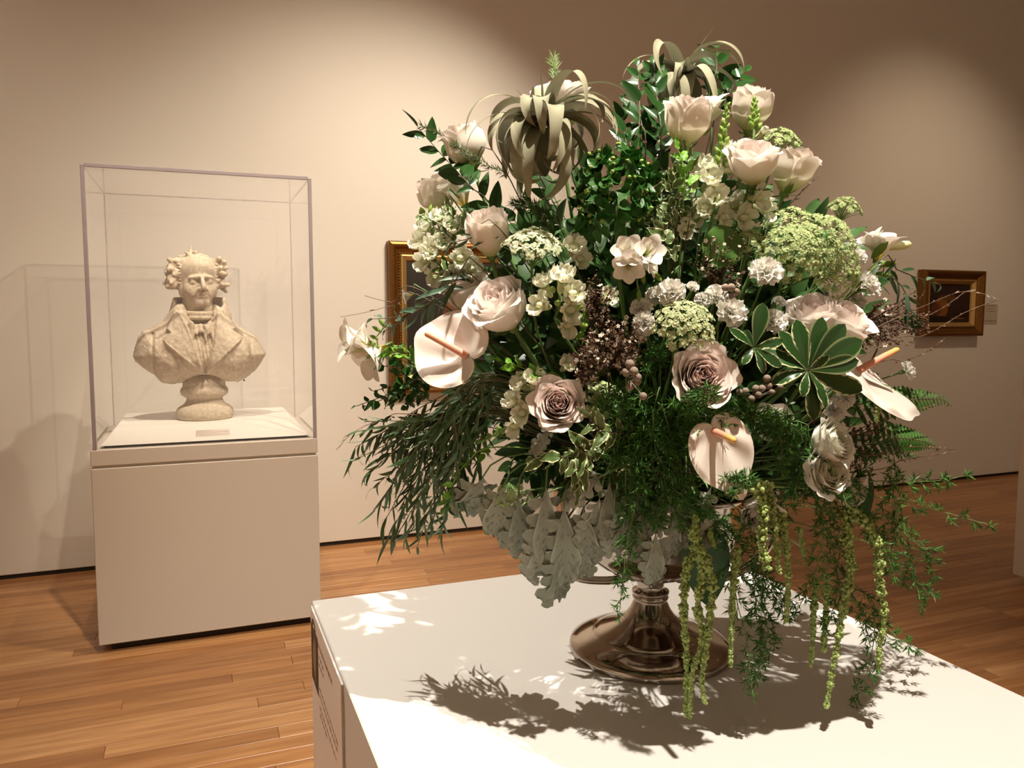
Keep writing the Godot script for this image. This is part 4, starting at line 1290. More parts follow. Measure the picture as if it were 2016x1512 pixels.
func anthurium(base_px: Array, tip_px: Array, nrm: Vector3, wide: float, spadix_px: Array, sp_tip: Color, label: String, point := 0.12, cup := 0.12) -> void:
	var a := dome(base_px[0], base_px[1], base_px[2])
	var t := dome(tip_px[0], tip_px[1], tip_px[2])
	var L := a.distance_to(t)
	var y := (t - a).normalized()
	var x := nrm.cross(y).normalized() * -1.0
	var z := x.cross(y).normalized()
	var o := thing("anthurium", label, "anthurium", a, "anthuriums in the arrangement")
	var fn := func(u: float, v: float) -> Array:
		var ph := u * PI * 0.985
		var ro := 0.5 * pow(1.0 + cos(ph), 0.82) / pow(2.0, -0.18) + 0.10 * pow(absf(sin(ph * 0.5)), 6.0)
		ro *= 1.0 + point * exp(-pow(ph / 0.22, 2.0))
		var vv := pow(v, 0.8)
		var xx := sin(ph) * ro * wide * vv
		var yy := cos(ph) * ro / (1.0 + point) * vv
		var rr := sqrt(xx * xx + yy * yy)
		var vein := 0.02 * cos(9.0 * atan2(xx, yy + 0.06)) * smoothstep(0.1, 0.35, rr) * smoothstep(1.02, 0.8, v)
		var zz := cup * (xx * xx * 1.6 + 0.5 * yy * yy) + vein - 0.03 * pow(maxf(0.0, yy), 3) + 0.05 * exp(-rr * rr * 40.0) - 0.015 * smoothstep(0.85, 1.0, v)
		return [a + (x * xx + y * yy + z * zz) * L, col(0.80, 0.725, 0.65).lerp(col(0.83, 0.74, 0.66), v)]
	part(o, "spathe", mesh_of(sheet(72, 20, fn, false)), M.spathe)
	var s0 := a + z * L * 0.03 + y * L * 0.02
	var s1 := dome(spadix_px[0], spadix_px[1], spadix_px[2])
	var pth := smooth_path([s0, s0.lerp(s1, 0.5) + z * L * 0.015, s1], 40)
	var rad := PackedFloat32Array()
	for k in 41:
		var q := k / 40.0
		rad.push_back(lerpf(7.4, 5.6, q) * mpp(a) * sqrt(maxf(0.02, 1.0 - pow(maxf(0.0, (q - 0.93) / 0.07), 2.0))) * (1.0 + 0.05 * (k % 2)))
	var st := tube_t(pth, rad, 16)
	for k in st.c.size():
		st.c[k] = col(0.74, 0.33, 0.22).lerp(sp_tip, smoothstep(0.4, 1.0, float(k / 17) / 40.0))
	part(o, "spadix", mesh_of(st), M.spadix)
	stem_to_heart(o, a - z * L * 0.02, (y * -0.3 + z).normalized(), 0.003)

func freesia_bloom(o: Node3D, p: Vector3, dir: Vector3, L: float) -> void:
	var base := p - dir * L * 0.9
	var b := aim(dir, vdir(0.2, 0.4, 1), rnd(0, 6))
	var holder := Node3D.new()
	holder.name = "bloom"
	o.add_child(holder, true)
	holder.position = base - o.position
	for k in 6:
		var bb := b * Basis(Vector3.UP, k * TAU / 6.0 + rnd(-0.08, 0.08)) * Basis(Vector3.RIGHT, rnd(-0.06, 0.10))
		placed(holder, "petal", T.tepal if k % 2 == 0 else T.tepal_in, M.petal, Transform3D(bb.scaled_local(Vector3(L, L, L) * rnd(0.95, 1.06)), base))
	placed(holder, "calyx", T.calyx, M.stem, Transform3D(b.scaled_local(Vector3(L, L, L)), base))
	for k in 3: placed(holder, "stamen", T.snapbud, M.spadix, Transform3D(aim(dir + rvec() * 0.15, Vector3.UP).scaled_local(Vector3(0.06, 0.55, 0.06) * L), base + dir * L * 0.2))

# blooms: [px, py, off, dir, length px]; buds: [px, py, off, dir, length px, green]
func freesia(blooms: Array, buds: Array, path: Array, label: String) -> void:
	var pts := []
	for q in path: pts.append(dome(q[0], q[1], q[2]))
	var o := thing("freesia", label, "freesia", pts[0], "freesias in the arrangement")
	pts.push_front(HEART + rvec() * 0.04)
	var sp := smooth_path(pts, 26)
	part(o, "stem", mesh_of(tube_t(sp, ramp_r(27, 0.0026, 0.0011), 6, col(0.09, 0.17, 0.035))), M.stem)
	for q in blooms:
		var p := dome(q[0], q[1], q[2])
		freesia_bloom(o, p, q[3], q[4] * mpp(p))
	for q in buds:
		var p := dome(q[0], q[1], q[2])
		var L: float = q[4] * mpp(p)
		placed(o, "bud", T.fbud_green if q[5] else T.fbud, M.petal, Transform3D(aim(q[3], Vector3.UP).scaled_local(Vector3(L, L, L)), p - q[3] * L * 0.5))

func carnation(px: float, py: float, size: float, dir: Vector3, off: float, label: String) -> void:
	var p := dome(px, py, off)
	var R := size * mpp(p) * 0.5
	var o := thing("carnation", label, "carnation", p - dir * R * 0.3, "white carnations in the arrangement")
	var b := aim(dir, vdir(0, 0.3, 1), rnd(0, 6))
	var rows := [[6, 1.45, 1.0], [6, 1.05, 0.95], [5, 0.68, 0.86], [4, 0.32, 0.72], [2, 0.08, 0.6]]
	for rw in rows:
		for k in rw[0]:
			var bb := b * Basis(Vector3.UP, TAU * k / rw[0] + rnd(-0.3, 0.3)) * Basis(Vector3.RIGHT, rw[1] + rnd(-0.14, 0.14))
			placed(o, "petal", T.frill[rng.randi() % 4], M.petal, Transform3D(bb.scaled_local(Vector3(R, R, R) * rw[2] * rnd(0.92, 1.1)), p - dir * R * 0.35))
	placed(o, "calyx", T.cup, M.stem, Transform3D(b.scaled_local(Vector3(R, R, R)), p - dir * R * 0.35))
	stem_to_heart(o, p - dir * R * 0.9, dir, 0.0014)

func snapdragon(florets: Array, buds: Array, path: Array, label: String) -> void:
	var pts := []
	for q in path: pts.append(dome(q[0], q[1], q[2]))
	var o := thing("snapdragon", label, "snapdragon", pts[0], "snapdragons in the arrangement")
	part(o, "stem", mesh_of(tube_t(smooth_path([HEART + rvec() * 0.04] + pts, 24), ramp_r(25, 0.003, 0.0016), 6, col(0.12, 0.22, 0.05))), M.stem)
	for q in florets:   # [px, py, size, r, u, t, off]
		var p := dome(q[0], q[1], q[6])
		var s: float = q[2] * mpp(p) * 0.8
		var d := vdir(q[3], q[4], q[5])
		placed(o, "floret", T.floret, M.petal, Transform3D(aim(d, Vector3.DOWN, rnd(-0.3, 0.3)).scaled_local(Vector3(s, s, s)), p))
	for q in buds:   # [px, py, size, r, u, t, off]
		var p := dome(q[0], q[1], q[6])
		var s: float = q[2] * mpp(p)
		var d := vdir(q[3], q[4], q[5])
		placed(o, "bud", T.snapbud, M.leaf, Transform3D(aim(d, Vector3.BACK).scaled_local(Vector3(s, s, s)), p - d * s * 0.5))

# green bud spike of a snapdragon: many buds up a stem
func bud_spike(a: Array, b: Array, n: int, size: float) -> Array:
	var out := []
	for k in n:
		var t := float(k) / (n - 1)
		var an := k * 2.4
		out.append([lerpf(a[0], b[0], t) + cos(an) * size * 0.45 * (1.0 - t * 0.7), lerpf(a[1], b[1], t), size * (1.0 - t * 0.5), cos(an) * 0.6, 0.9, 0.4 * sin(an) + 0.2, 0.02 + 0.012 * sin(an)])
	return out

func umbel(px: float, py: float, rx: float, ry: float, dir: Vector3, off: float, n: int, per: int, c1: Color, c2: Color, label: String, fsize := 2.6) -> void:
	var p := dome(px, py, off)
	var k := mpp(p)
	var o := thing("lace_umbel", label, "umbel flower", p, "lace flower umbels in the arrangement")
	var b := aim(dir, vdir(0.1, 0.2, 1))
	var R := rx * k
	var dome_h := ry * k
	var hub := p - dir * R * 0.9
	var fl := MB.new()
	var rays := MB.new()
	for q in n:
		var rr := sqrt((q + 0.5) / n)
		var an := q * 2.39996
		var c := p + b * Vector3(R * rr * cos(an), dome_h * (1.0 - rr * rr) - dome_h * 0.4 + rnd(-0.06, 0.06) * R, R * rr * sin(an))
		rays.add(tube_t(PackedVector3Array([hub, hub.lerp(c, 0.6) + dir * R * 0.05, c - dir * R * 0.08]), PackedFloat32Array([0.0006, 0.0005, 0.0004]), 4, col(0.16, 0.27, 0.07)), Transform3D())
		var cr := R / sqrt(float(n)) * 0.95
		var outd := (c - hub).normalized()
		var cb := aim(outd, Vector3.BACK)
		for w in per:
			var r2 := sqrt((w + 0.4) / per) * cr
			var a2 := w * 2.39996 + q
			var fp := c + cb * Vector3(r2 * cos(a2), 0.25 * cr * (1.0 - r2 * r2 / (cr * cr)) + rnd(-0.1, 0.1) * cr, r2 * sin(a2))
			var s := fsize * k * rnd(0.7, 1.25)
			fl.add(T.mini, Transform3D(aim(outd + rvec() * 0.5, Vector3.BACK, rnd(0, 6)).scaled_local(Vector3(s, s, s)), fp), c1.lerp(c2, rnd(0, 1)))
			if w % 2 == 0: rays.add(T.needle, Transform3D(aim(fp - (c - dir * R * 0.08), Vector3.BACK).scaled_local(Vector3(0.0012, fp.distance_to(c - dir * R * 0.08), 0.001)), c - dir * R * 0.08), col(0.17, 0.28, 0.08))
	part(o, "florets", fl.mesh(), M.tiny, "stuff")
	part(o, "rays", rays.mesh(), M.stem, "stuff")
	stem_to_heart(o, hub, dir, 0.0018)

# a leafy spray: leaves along a path
func spray(called: String, label: String, category: String, path: Array, meshes: Array, n: int, leaf_px: float, spread: float, material: Material, stem_c: Color, group := "", t0 := 0.1, flat := 0.5, tip := true, rooted := true, droop := 0.0, stem_r := 0.0014) -> Node3D:
	var pts := []
	for q in path: pts.append(dome(q[0], q[1], q[2]) if q is Array else q)
	var o := thing(called, label, category, pts[0], group)
	var sp := smooth_path(pts, 40)
	if rooted: part(o, "stem", mesh_of(tube_t(smooth_path([HEART + rvec() * 0.05] + pts, 30), ramp_r(31, stem_r * 1.4, stem_r * 0.5), 5, stem_c)), M.stem)
	else: part(o, "stem", mesh_of(tube_t(sp, ramp_r(41, stem_r, stem_r * 0.5), 5, stem_c)), M.stem)
	for k in n:
		var t := lerpf(t0, 1.0, float(k) / maxi(n - 1, 1))
		var j := int(t * 40)
		var p := sp[j]
		var tan := (sp[mini(j + 1, 40)] - sp[maxi(j - 1, 0)]).normalized()
		var side := tan.cross(vdir(0, 0.2, 1)).normalized() * (1.0 if k % 2 == 0 else -1.0)
		side = side.rotated(tan, rnd(-1, 1) * (1.6 - flat * 1.4))
		var sprd := spread * rnd(0.75, 1.25)
		if tip and k == n - 1: sprd = 0.1
		var d := (tan * cos(sprd) + side * sin(sprd) + Vector3.DOWN * droop * rnd(0.4, 1.2)).normalized()
		var hint := (vdir(rnd(-0.5, 0.5), rnd(0.0, 0.9), rnd(0.4, 1))).lerp(rvec(), 0.3)
		var s := leaf_px * mpp(p) * rnd(0.72, 1.15) * (1.0 if t < 0.85 else 0.8)
		placed(o, "leaf", meshes[rng.randi() % meshes.size()], material, Transform3D(aim(d, hint).scaled_local(Vector3(s, s, s)), p))
	return o

# the same with all leaves joined: foliage too fine to pick apart
func fine_spray(called: String, label: String, category: String, path: Array, temps: Array, n: int, leaf_px: float, spread: float, material: Material, stem_c: Color, group: String, t0 := 0.1, width := 1.0, droop := 0.0, rooted := true, tint := Color.WHITE) -> void:
	var pts := []
	for q in path: pts.append(dome(q[0], q[1], q[2]) if q is Array else q)
	var o := thing(called, label, category, pts[0], group)
	var sp := smooth_path(pts, 40)
	var full := smooth_path(([HEART + rvec() * 0.05] + pts) if rooted else pts, 30)
	part(o, "stem", mesh_of(tube_t(full, ramp_r(31, 0.0016, 0.0007), 5, stem_c)), M.stem)
	var b := MB.new()
	for k in n:
		var t := lerpf(t0, 1.0, float(k) / maxi(n - 1, 1))
		var j := int(t * 40)
		var p := sp[j]
		var tan := (sp[mini(j + 1, 40)] - sp[maxi(j - 1, 0)]).normalized()
		var side := tan.cross(rvec()).normalized()
		var d := (tan * cos(spread) + side * sin(spread) * rnd(0.6, 1.3) + Vector3.DOWN * droop).normalized()
		var s := leaf_px * mpp(p) * rnd(0.65, 1.2)
		b.add(temps[rng.randi() % temps.size()], Transform3D(aim(d, rvec() * 0.8 + vdir(0, 0.5, 0.8)).scaled_local(Vector3(s * width, s, s * width)), p), tint * rnd(0.75, 1.25))
	part(o, "foliage", b.mesh(), material, "stuff")

# asparagus fern: a wiry stem, side branchlets, tufts of needles
func asparagus(path: Array, label: String, group: String, br := 24, blen := 46.0, c := Color(0.055, 0.155, 0.027), rooted := true, ndl := 19.0) -> void:
	var pts := []
	if path[-1][1] > 1040: pts = hang(path)
	else:
		for q in path: pts.append(dome(q[0], q[1], q[2]))
	var o := thing("asparagus_fern", label, "fern", pts[0], group)
	var sp := smooth_path(pts, 40)
	var wood := MB.new()
	var b := MB.new()
	wood.add(tube_t(smooth_path(([HEART + rvec() * 0.05] + pts) if rooted else pts, 30), ramp_r(31, 0.0014, 0.0006), 5, col(0.13, 0.22, 0.06)), Transform3D())
	for k in br:
		var t := float(k) / (br - 1)
		var j := int(t * 40)
		var p := sp[j]
		var kk := mpp(p)
		var tan := (sp[mini(j + 1, 40)] - sp[maxi(j - 1, 0)]).normalized()
		var side := tan.cross(vdir(0, 0.1, 1)).normalized() * (1.0 if k % 2 == 0 else -1.0)
		side = side.rotated(tan, rnd(-0.9, 0.9))
		var d := (tan * 0.75 + side * rnd(0.5, 1.0)).normalized()
		var L := blen * kk * rnd(0.5, 1.1) * (1.0 - 0.6 * t)
		if k == br - 1: d = tan
		var e := p + d * L + Vector3.DOWN * L * 0.15
		wood.add(tube_t(PackedVector3Array([p, p.lerp(e, 0.5) + Vector3.UP * L * 0.05, e]), PackedFloat32Array([0.0006, 0.0005, 0.0003]), 4, col(0.10, 0.2, 0.05)), Transform3D())
		var nt := int(maxf(3.0, L / (5.5 * kk)))
		for m in nt:
			var q := p.lerp(e, (m + 1.0) / nt)
			for w in 5:
				var nd := (d * 0.6 + rvec() * 0.9).normalized()
				var s := ndl * kk * rnd(0.6, 1.15)
				b.add(T.needle, Transform3D(aim(nd, rvec()).scaled_local(Vector3(3.3 * kk, s, 2.6 * kk)), q), c * rnd(0.7, 1.4))
	part(o, "wiry_stem", wood.mesh(), M.stem)
	part(o, "needles", b.mesh(), M.leaf, "stuff")

# trailing amaranth: knobbly tassel hanging down
func amaranth(path: Array, w0: float, w1: float, label: String, c := Color(0.39, 0.50, 0.175)) -> void:
	var pts := hang(path)
	var o := thing("amaranth_tassel", label, "amaranth", pts[0], "hanging amaranth tassels")
	var sp := smooth_path(pts, 60)
	part(o, "stem", mesh_of(tube_t(sp, ramp_r(61, 0.0016, 0.0006), 6, col(0.36, 0.44, 0.12))), M.stem)
	var b := MB.new()
	var L := 0.0
	for k in 60: L += sp[k].distance_to(sp[k + 1])
	var kk := mpp(sp[30])
	var n := int(L / (3.4 * kk))
	for k in n:
		var t := float(k) / n
		var f := t * 60.0
		var j := mini(int(f), 59)
		var p := sp[j].lerp(sp[j + 1], f - j)
		var wd := lerpf(w0, w1, pow(t, 0.7)) * 0.5 * kk * (0.72 + 0.40 * sin(k * 0.75 + w0) * sin(k * 0.31) + rnd(-0.2, 0.2))
		for q in 5:
			var a := q * TAU / 5.0 + k * 0.9 + rnd(-0.4, 0.4)
			var d := (rt * cos(a) + hf * sin(a) + Vector3.DOWN * 0.2).normalized()
			var s := (2.6 + wd / kk * 0.14) * kk * rnd(0.7, 1.2)
			b.add(T.burr, Transform3D(Basis.from_euler(rvec() * 3.0).scaled_local(Vector3(s, s, s)), p + d * wd * rnd(0.55, 1.0)), c * rnd(0.75, 1.3))
	part(o, "flower_knobs", b.mesh(), M.tiny, "stuff")

# a branching panicle of tiny brown flowers filling a round region
func panicle(px: float, py: float, rx: float, ry: float, off: float, n: int, c1: Color, c2: Color, pale: float, label: String, lean := Vector2(0, -1), size := 3.2) -> void:
	var p := dome(px, py, off)
	var k := mpp(p)
	var o := thing("brown_filler_flower", label, "filler flower", p, "brown filler flowers in the arrangement")
	var root := p - (rt * lean.x - Vector3.UP * lean.y) * ry * k * 0.9 + hf * 0.04
	var wood := MB.new()
	var fl := MB.new()
	for q in int(n / 9):
		var v := Vector3(rnd(-1, 1), rnd(-1, 1), rnd(-0.6, 1))
		if v.length() > 1.0: v = v.normalized() * rnd(0.6, 1.0)
		var e := p + rt * v.x * rx * k + Vector3.UP * v.y * ry * k - hf * v.z * rx * 0.6 * k
		wood.add(tube_t(bez(root, root.lerp(e, 0.6) + Vector3.UP * 0.01, e, 4), ramp_r(5, 0.0007, 0.0003), 4, c1 * 0.8), Transform3D())
		for w in 9:
			var f := root.lerp(e, rnd(0.6, 1.03)) + rvec() * rnd(2, 10) * k
			var s := size * k * rnd(0.6, 1.3)
			var c := c1.lerp(c2, rnd(0, 1))
			if rng.randf() < pale:
				c = col(0.62, 0.54, 0.44)
				fl.add(T.mini, Transform3D(aim(rvec() + vdir(0, 0.4, 0.8), Vector3.BACK, rnd(0, 6)).scaled_local(Vector3(s, s, s)), f), c)
			else: fl.add(T.burr, Transform3D(Basis.from_euler(rvec() * 3.0).scaled_local(Vector3(s, s * 1.3, s) * 0.55), f), c)
	part(o, "twigs", wood.mesh(), M.stem, "stuff")
	part(o, "florets", fl.mesh(), M.tiny, "stuff")
	stem_to_heart(o, root, Vector3.UP, 0.0014, col(0.09, 0.05, 0.03))

func berries(list: Array, label: String) -> void:
	var c := dome(list[0][0], list[0][1], list[0][3])
	var o := thing("berry_cluster", label, "berries", c, "grey brown berry clusters")
	var hub := c + hf * 0.03 + Vector3.DOWN * 0.02
	for q in list:
		var p := dome(q[0], q[1], q[3])
		var s: float = q[2] * mpp(p)
		placed(o, "berry", T.berry[rng.randi() % 2], M.felt, Transform3D(Basis.from_euler(rvec() * 3.0).scaled_local(Vector3(s, s, s)), p))
		part(o, "stalk", mesh_of(tube_t(PackedVector3Array([hub, hub.lerp(p, 0.6), p]), PackedFloat32Array([0.001, 0.001, 0.001]), 5, col(0.16, 0.12, 0.08))), M.stem)
	stem_to_heart(o, hub, Vector3.UP, 0.0016)

# whorl of leaves round a hub; leaves: [dx px, dy px, towards the viewer, mesh, twist]
func whorl(px: float, py: float, off: float, leaves: Array, meshes: Array, label: String, mat_: Material) -> void:
	var p := dome(px, py, off)
	var k := mpp(p)
	var o := thing("variegated_whorl", label, "foliage", p, "variegated leaf whorls")
	for q in leaves:
		var v: Vector3 = (rt * q[0] - Vector3.UP * q[1] - hf * q[2]) * k
		var s := v.length()
		placed(o, "leaf", meshes[q[3]], mat_, Transform3D(aim(v, vdir(0.1, 0.5, 1), q[4]).scaled_local(Vector3(s, s, s)), p + v * 0.02))
	stem_to_heart(o, p, vdir(0, 0.3, 1), 0.002)

func tillandsia(px: float, py: float, off: float, size: float, n: int, label: String, extra: Array) -> void:
	var p := dome(px, py, off)
	var k := mpp(p)
	var o := thing("air_plant", label, "air plant", p, "curly grey air plants")
	var c1 := col(0.27, 0.27, 0.185)
	var c2 := col(0.31, 0.29, 0.19)
	var specs := []
	for q in n:
		var ring := float(q) / n
		specs.append([q * 2.39996 + rnd(-0.2, 0.2), lerpf(1.3, -0.35, ring) + rnd(-0.3, 0.3), size * rnd(1.1, 2.2), rnd(2.4, 5.2), size * rnd(0.22, 0.40)])
	for e in extra: specs.append(e)
	for q in specs:   # [azimuth, start elevation, length px, total turning, base width px]
		var h: Vector3 = rt * cos(q[0]) - hf * sin(q[0])
		var e: float = q[1]
		var pos := p + h * 6.0 * k
		var m := 30
		var pth := PackedVector3Array()
		var hw := PackedFloat32Array()
		var sd := PackedVector3Array()
		var step: float = q[2] * k / float(m)
		var acr := h.cross(Vector3.UP).normalized()
		var sway := rnd(-0.45, 0.45)
		var twist := rnd(-1.3, 1.3)
		for j in m + 1:
			var t := float(j) / m
			pth.push_back(pos)
			hw.push_back(q[4] * k * 0.5 * pow(1.0 - t * 0.985, 0.75) * (0.8 + 0.5 * sin(minf(t * 3.0, 1.0) * PI * 0.5)))
			sd.push_back(acr.rotated((h + Vector3.DOWN).normalized(), twist * t))
			var ang: float = e - q[3] * pow(t, 1.25)
			pos += (h * cos(ang) + Vector3.UP * sin(ang) + acr * sway * t).normalized() * step
		part(o, "leaf", mesh_of(ribbon_t(pth, hw, sd, 0.35, c1 * rnd(0.85, 1.1), c2)), M.felt)

func fern(path: Array, n: int, pin: float, label: String) -> void:
	var pts := []
	for q in path: pts.append(dome(q[0], q[1], q[2]))
	var o := thing("fern_frond", label, "fern", pts[0], "fern fronds")
	var sp := smooth_path(pts, 60)
	part(o, "midrib", mesh_of(tube_t(smooth_path([HEART + rvec() * 0.03] + pts, 30), ramp_r(31, 0.0015, 0.0006), 5, col(0.07, 0.12, 0.03))), M.stem)
	for k in n:
		var t := (k + 0.5) / n
		var j := int(t * 60)
		var tan := (sp[mini(j + 1, 60)] - sp[maxi(j - 1, 0)]).normalized()
		for s in [-1.0, 1.0]:
			var side: Vector3 = tan.cross(vdir(0, 0.35, 1)).normalized() * s
			var L := pin * mpp(sp[j]) * (1.0 - 0.85 * pow(t, 1.6)) * rnd(0.9, 1.05)
			placed(o, "pinna", T.pinna, M.leaf, Transform3D(aim(side + tan * 0.35, vdir(0, 0.4, 1)).scaled_local(Vector3(L, L, L)), sp[j]))

func twig(path: Array, label: String, c: Color, knobs: int, group := "thin twigs") -> void:
	var pts := []
	for q in path: pts.append(dome(q[0], q[1], q[2]))
	var o := thing("twig", label, "twig", pts[0], group)
	var sp := smooth_path(pts, 40)
	part(o, "shoot", mesh_of(tube_t(smooth_path([HEART + rvec() * 0.05] + pts, 40), ramp_r(41, 0.0013, 0.0005), 5, c)), M.stem)
	var b := MB.new()
	for k in knobs:
		var j := int(lerpf(12, 40, float(k) / maxi(knobs, 1)))
		var kk := mpp(sp[j])
		var tan := (sp[mini(j + 1, 40)] - sp[maxi(j - 1, 0)]).normalized()
		b.add(T.needle, Transform3D(aim(tan + rvec() * 0.6, rvec()).scaled_local(Vector3(3.5, rnd(7, 15), 3.5) * kk), sp[j]), c * rnd(0.8, 1.5))
	if knobs: part(o, "bud_scales", b.mesh(), M.stem, "stuff")

func single_leaf(called: String, base: Array, tip: Array, mesh: Mesh, roll: float, label: String, mat_: Material, group := "") -> void:
	var a := dome(base[0], base[1], base[2])
	var b := dome(tip[0], tip[1], tip[2])
	var s := a.distance_to(b)
	var o := thing(called, label, "leaf", a, group)
	placed(o, "blade", mesh, mat_, Transform3D(aim(b - a, vdir(0.1, 0.4, 1), roll).scaled_local(Vector3(s, s, s)), a))
	stem_to_heart(o, a, (b - a).normalized(), 0.0014)

# ---------------------------------------------------------------- the bouquet
func make_bouquet() -> void:
	big_blooms()
	small_blooms()
	air_plants_and_balls()
	hanging_things()
	leafy_things()
	fillers()

func big_blooms() -> void:
	rose("bud", 1352, 240, 92, vdir(0.06, 0.95, 0.25), 0.04, "large blush rose bud right beside the top white freesia")
	rose("bud", 1478, 216, 80, vdir(0.08, 0.97, 0.1), -0.05, "blush rose behind the green snapdragon spike at the top right")
	rose("half", 1484, 322, 96, vdir(-0.08, 0.9, 0.38), 0.05, "half open blush rose, left of the pair at the upper right")
	rose("bud", 1560, 338, 84, vdir(0.3, 0.92, 0.15), 0.0, "blush rose, right of the pair at the upper right")
	rose("bud", 917, 291, 84, vdir(-0.32, 0.94, 0.05), 0.03, "cream rose behind the rosemary sprig at the upper left")
	rose("bud", 962, 460, 88, vdir(-0.12, 0.9, 0.35), 0.04, "blush rose beside the white lace umbel on the left")
	rose("bud", 862, 388, 74, vdir(-0.3, 0.94, -0.1), -0.05, "shaded blush rose at the far left above the pale snapdragons")
	rose("half", 1100, 212, 112, vdir(-0.1, 0.97, 0.1), -0.12, "white rose peeking out behind the large air plant")
	rose("half", 988, 608, 112, vdir(-0.42, 0.68, 0.5), 0.04, "creamy rose tilting left above the flat anthurium")
	rose("half", 918, 578, 86, vdir(-0.25, 0.75, 0.3), -0.04, "shaded pinkish rose behind the tilting creamy rose")
	rose("open", 1380, 742, 132, vdir(0.0, 0.22, 0.97), 0.07, "wide open blush rose at the middle of the arrangement")
	rose("open", 1098, 796, 112, vdir(-0.02, 0.28, 0.96), 0.05, "open dusky pink rose at the lower left")
	rose("half", 1603, 628, 92, vdir(-0.15, 0.85, 0.4), 0.03, "cream rose behind the large leaf whorl, left of two")
	rose("half", 1655, 640, 98, vdir(0.35, 0.75, 0.5), 0.04, "cream rose with frilled edges, right of the two by the leaf whorl")
	rose("white", 1630, 872, 92, vdir(0.55, 0.45, 0.6), 0.05, "white ranunculus at the lower right, upper of two")
	rose("white", 1618, 930, 96, vdir(0.35, 0.25, 0.8), 0.06, "white ranunculus at the lower right, lower of two")
	rose("half", 1518, 838, 70, vdir(0.15, 0.35, 0.9), 0.02, "cream rose beside the heart shaped white anthurium")
	rose("half", 1497, 1005, 74, vdir(-0.2, -0.5, 0.75), 0.03, "cream rose hanging behind the amaranth tassels")
	rose("half", 1672, 965, 62, vdir(0.5, -0.2, 0.7), 0.0, "small cream rose low at the right behind the amaranth")
	rose("half", 1412, 905, 60, vdir(0.1, 0.1, 0.9), -0.05, "pale rose in shade behind the heart shaped anthurium")
	anthurium([924, 704, 0.07], [820, 656, 0.09], vdir(-0.12, 0.30, 0.95), 0.86, [836, 655, 0.13], col(0.80, 0.36, 0.20), "flat pale pink anthurium at the left with a salmon spadix")
	anthurium([1402, 846, 0.09], [1462, 984, 0.11], vdir(0.05, 0.5, 0.85), 0.66, [1447, 868, 0.15], col(0.80, 0.50, 0.12), "heart shaped white anthurium low in the middle", 0.25)
	anthurium([1676, 736, 0.06], [1806, 812, 0.03], vdir(0.34, 0.74, 0.55), 0.47, [1769, 687, 0.05], col(0.80, 0.42, 0.12), "white anthurium seen side on at the right edge", 0.25)

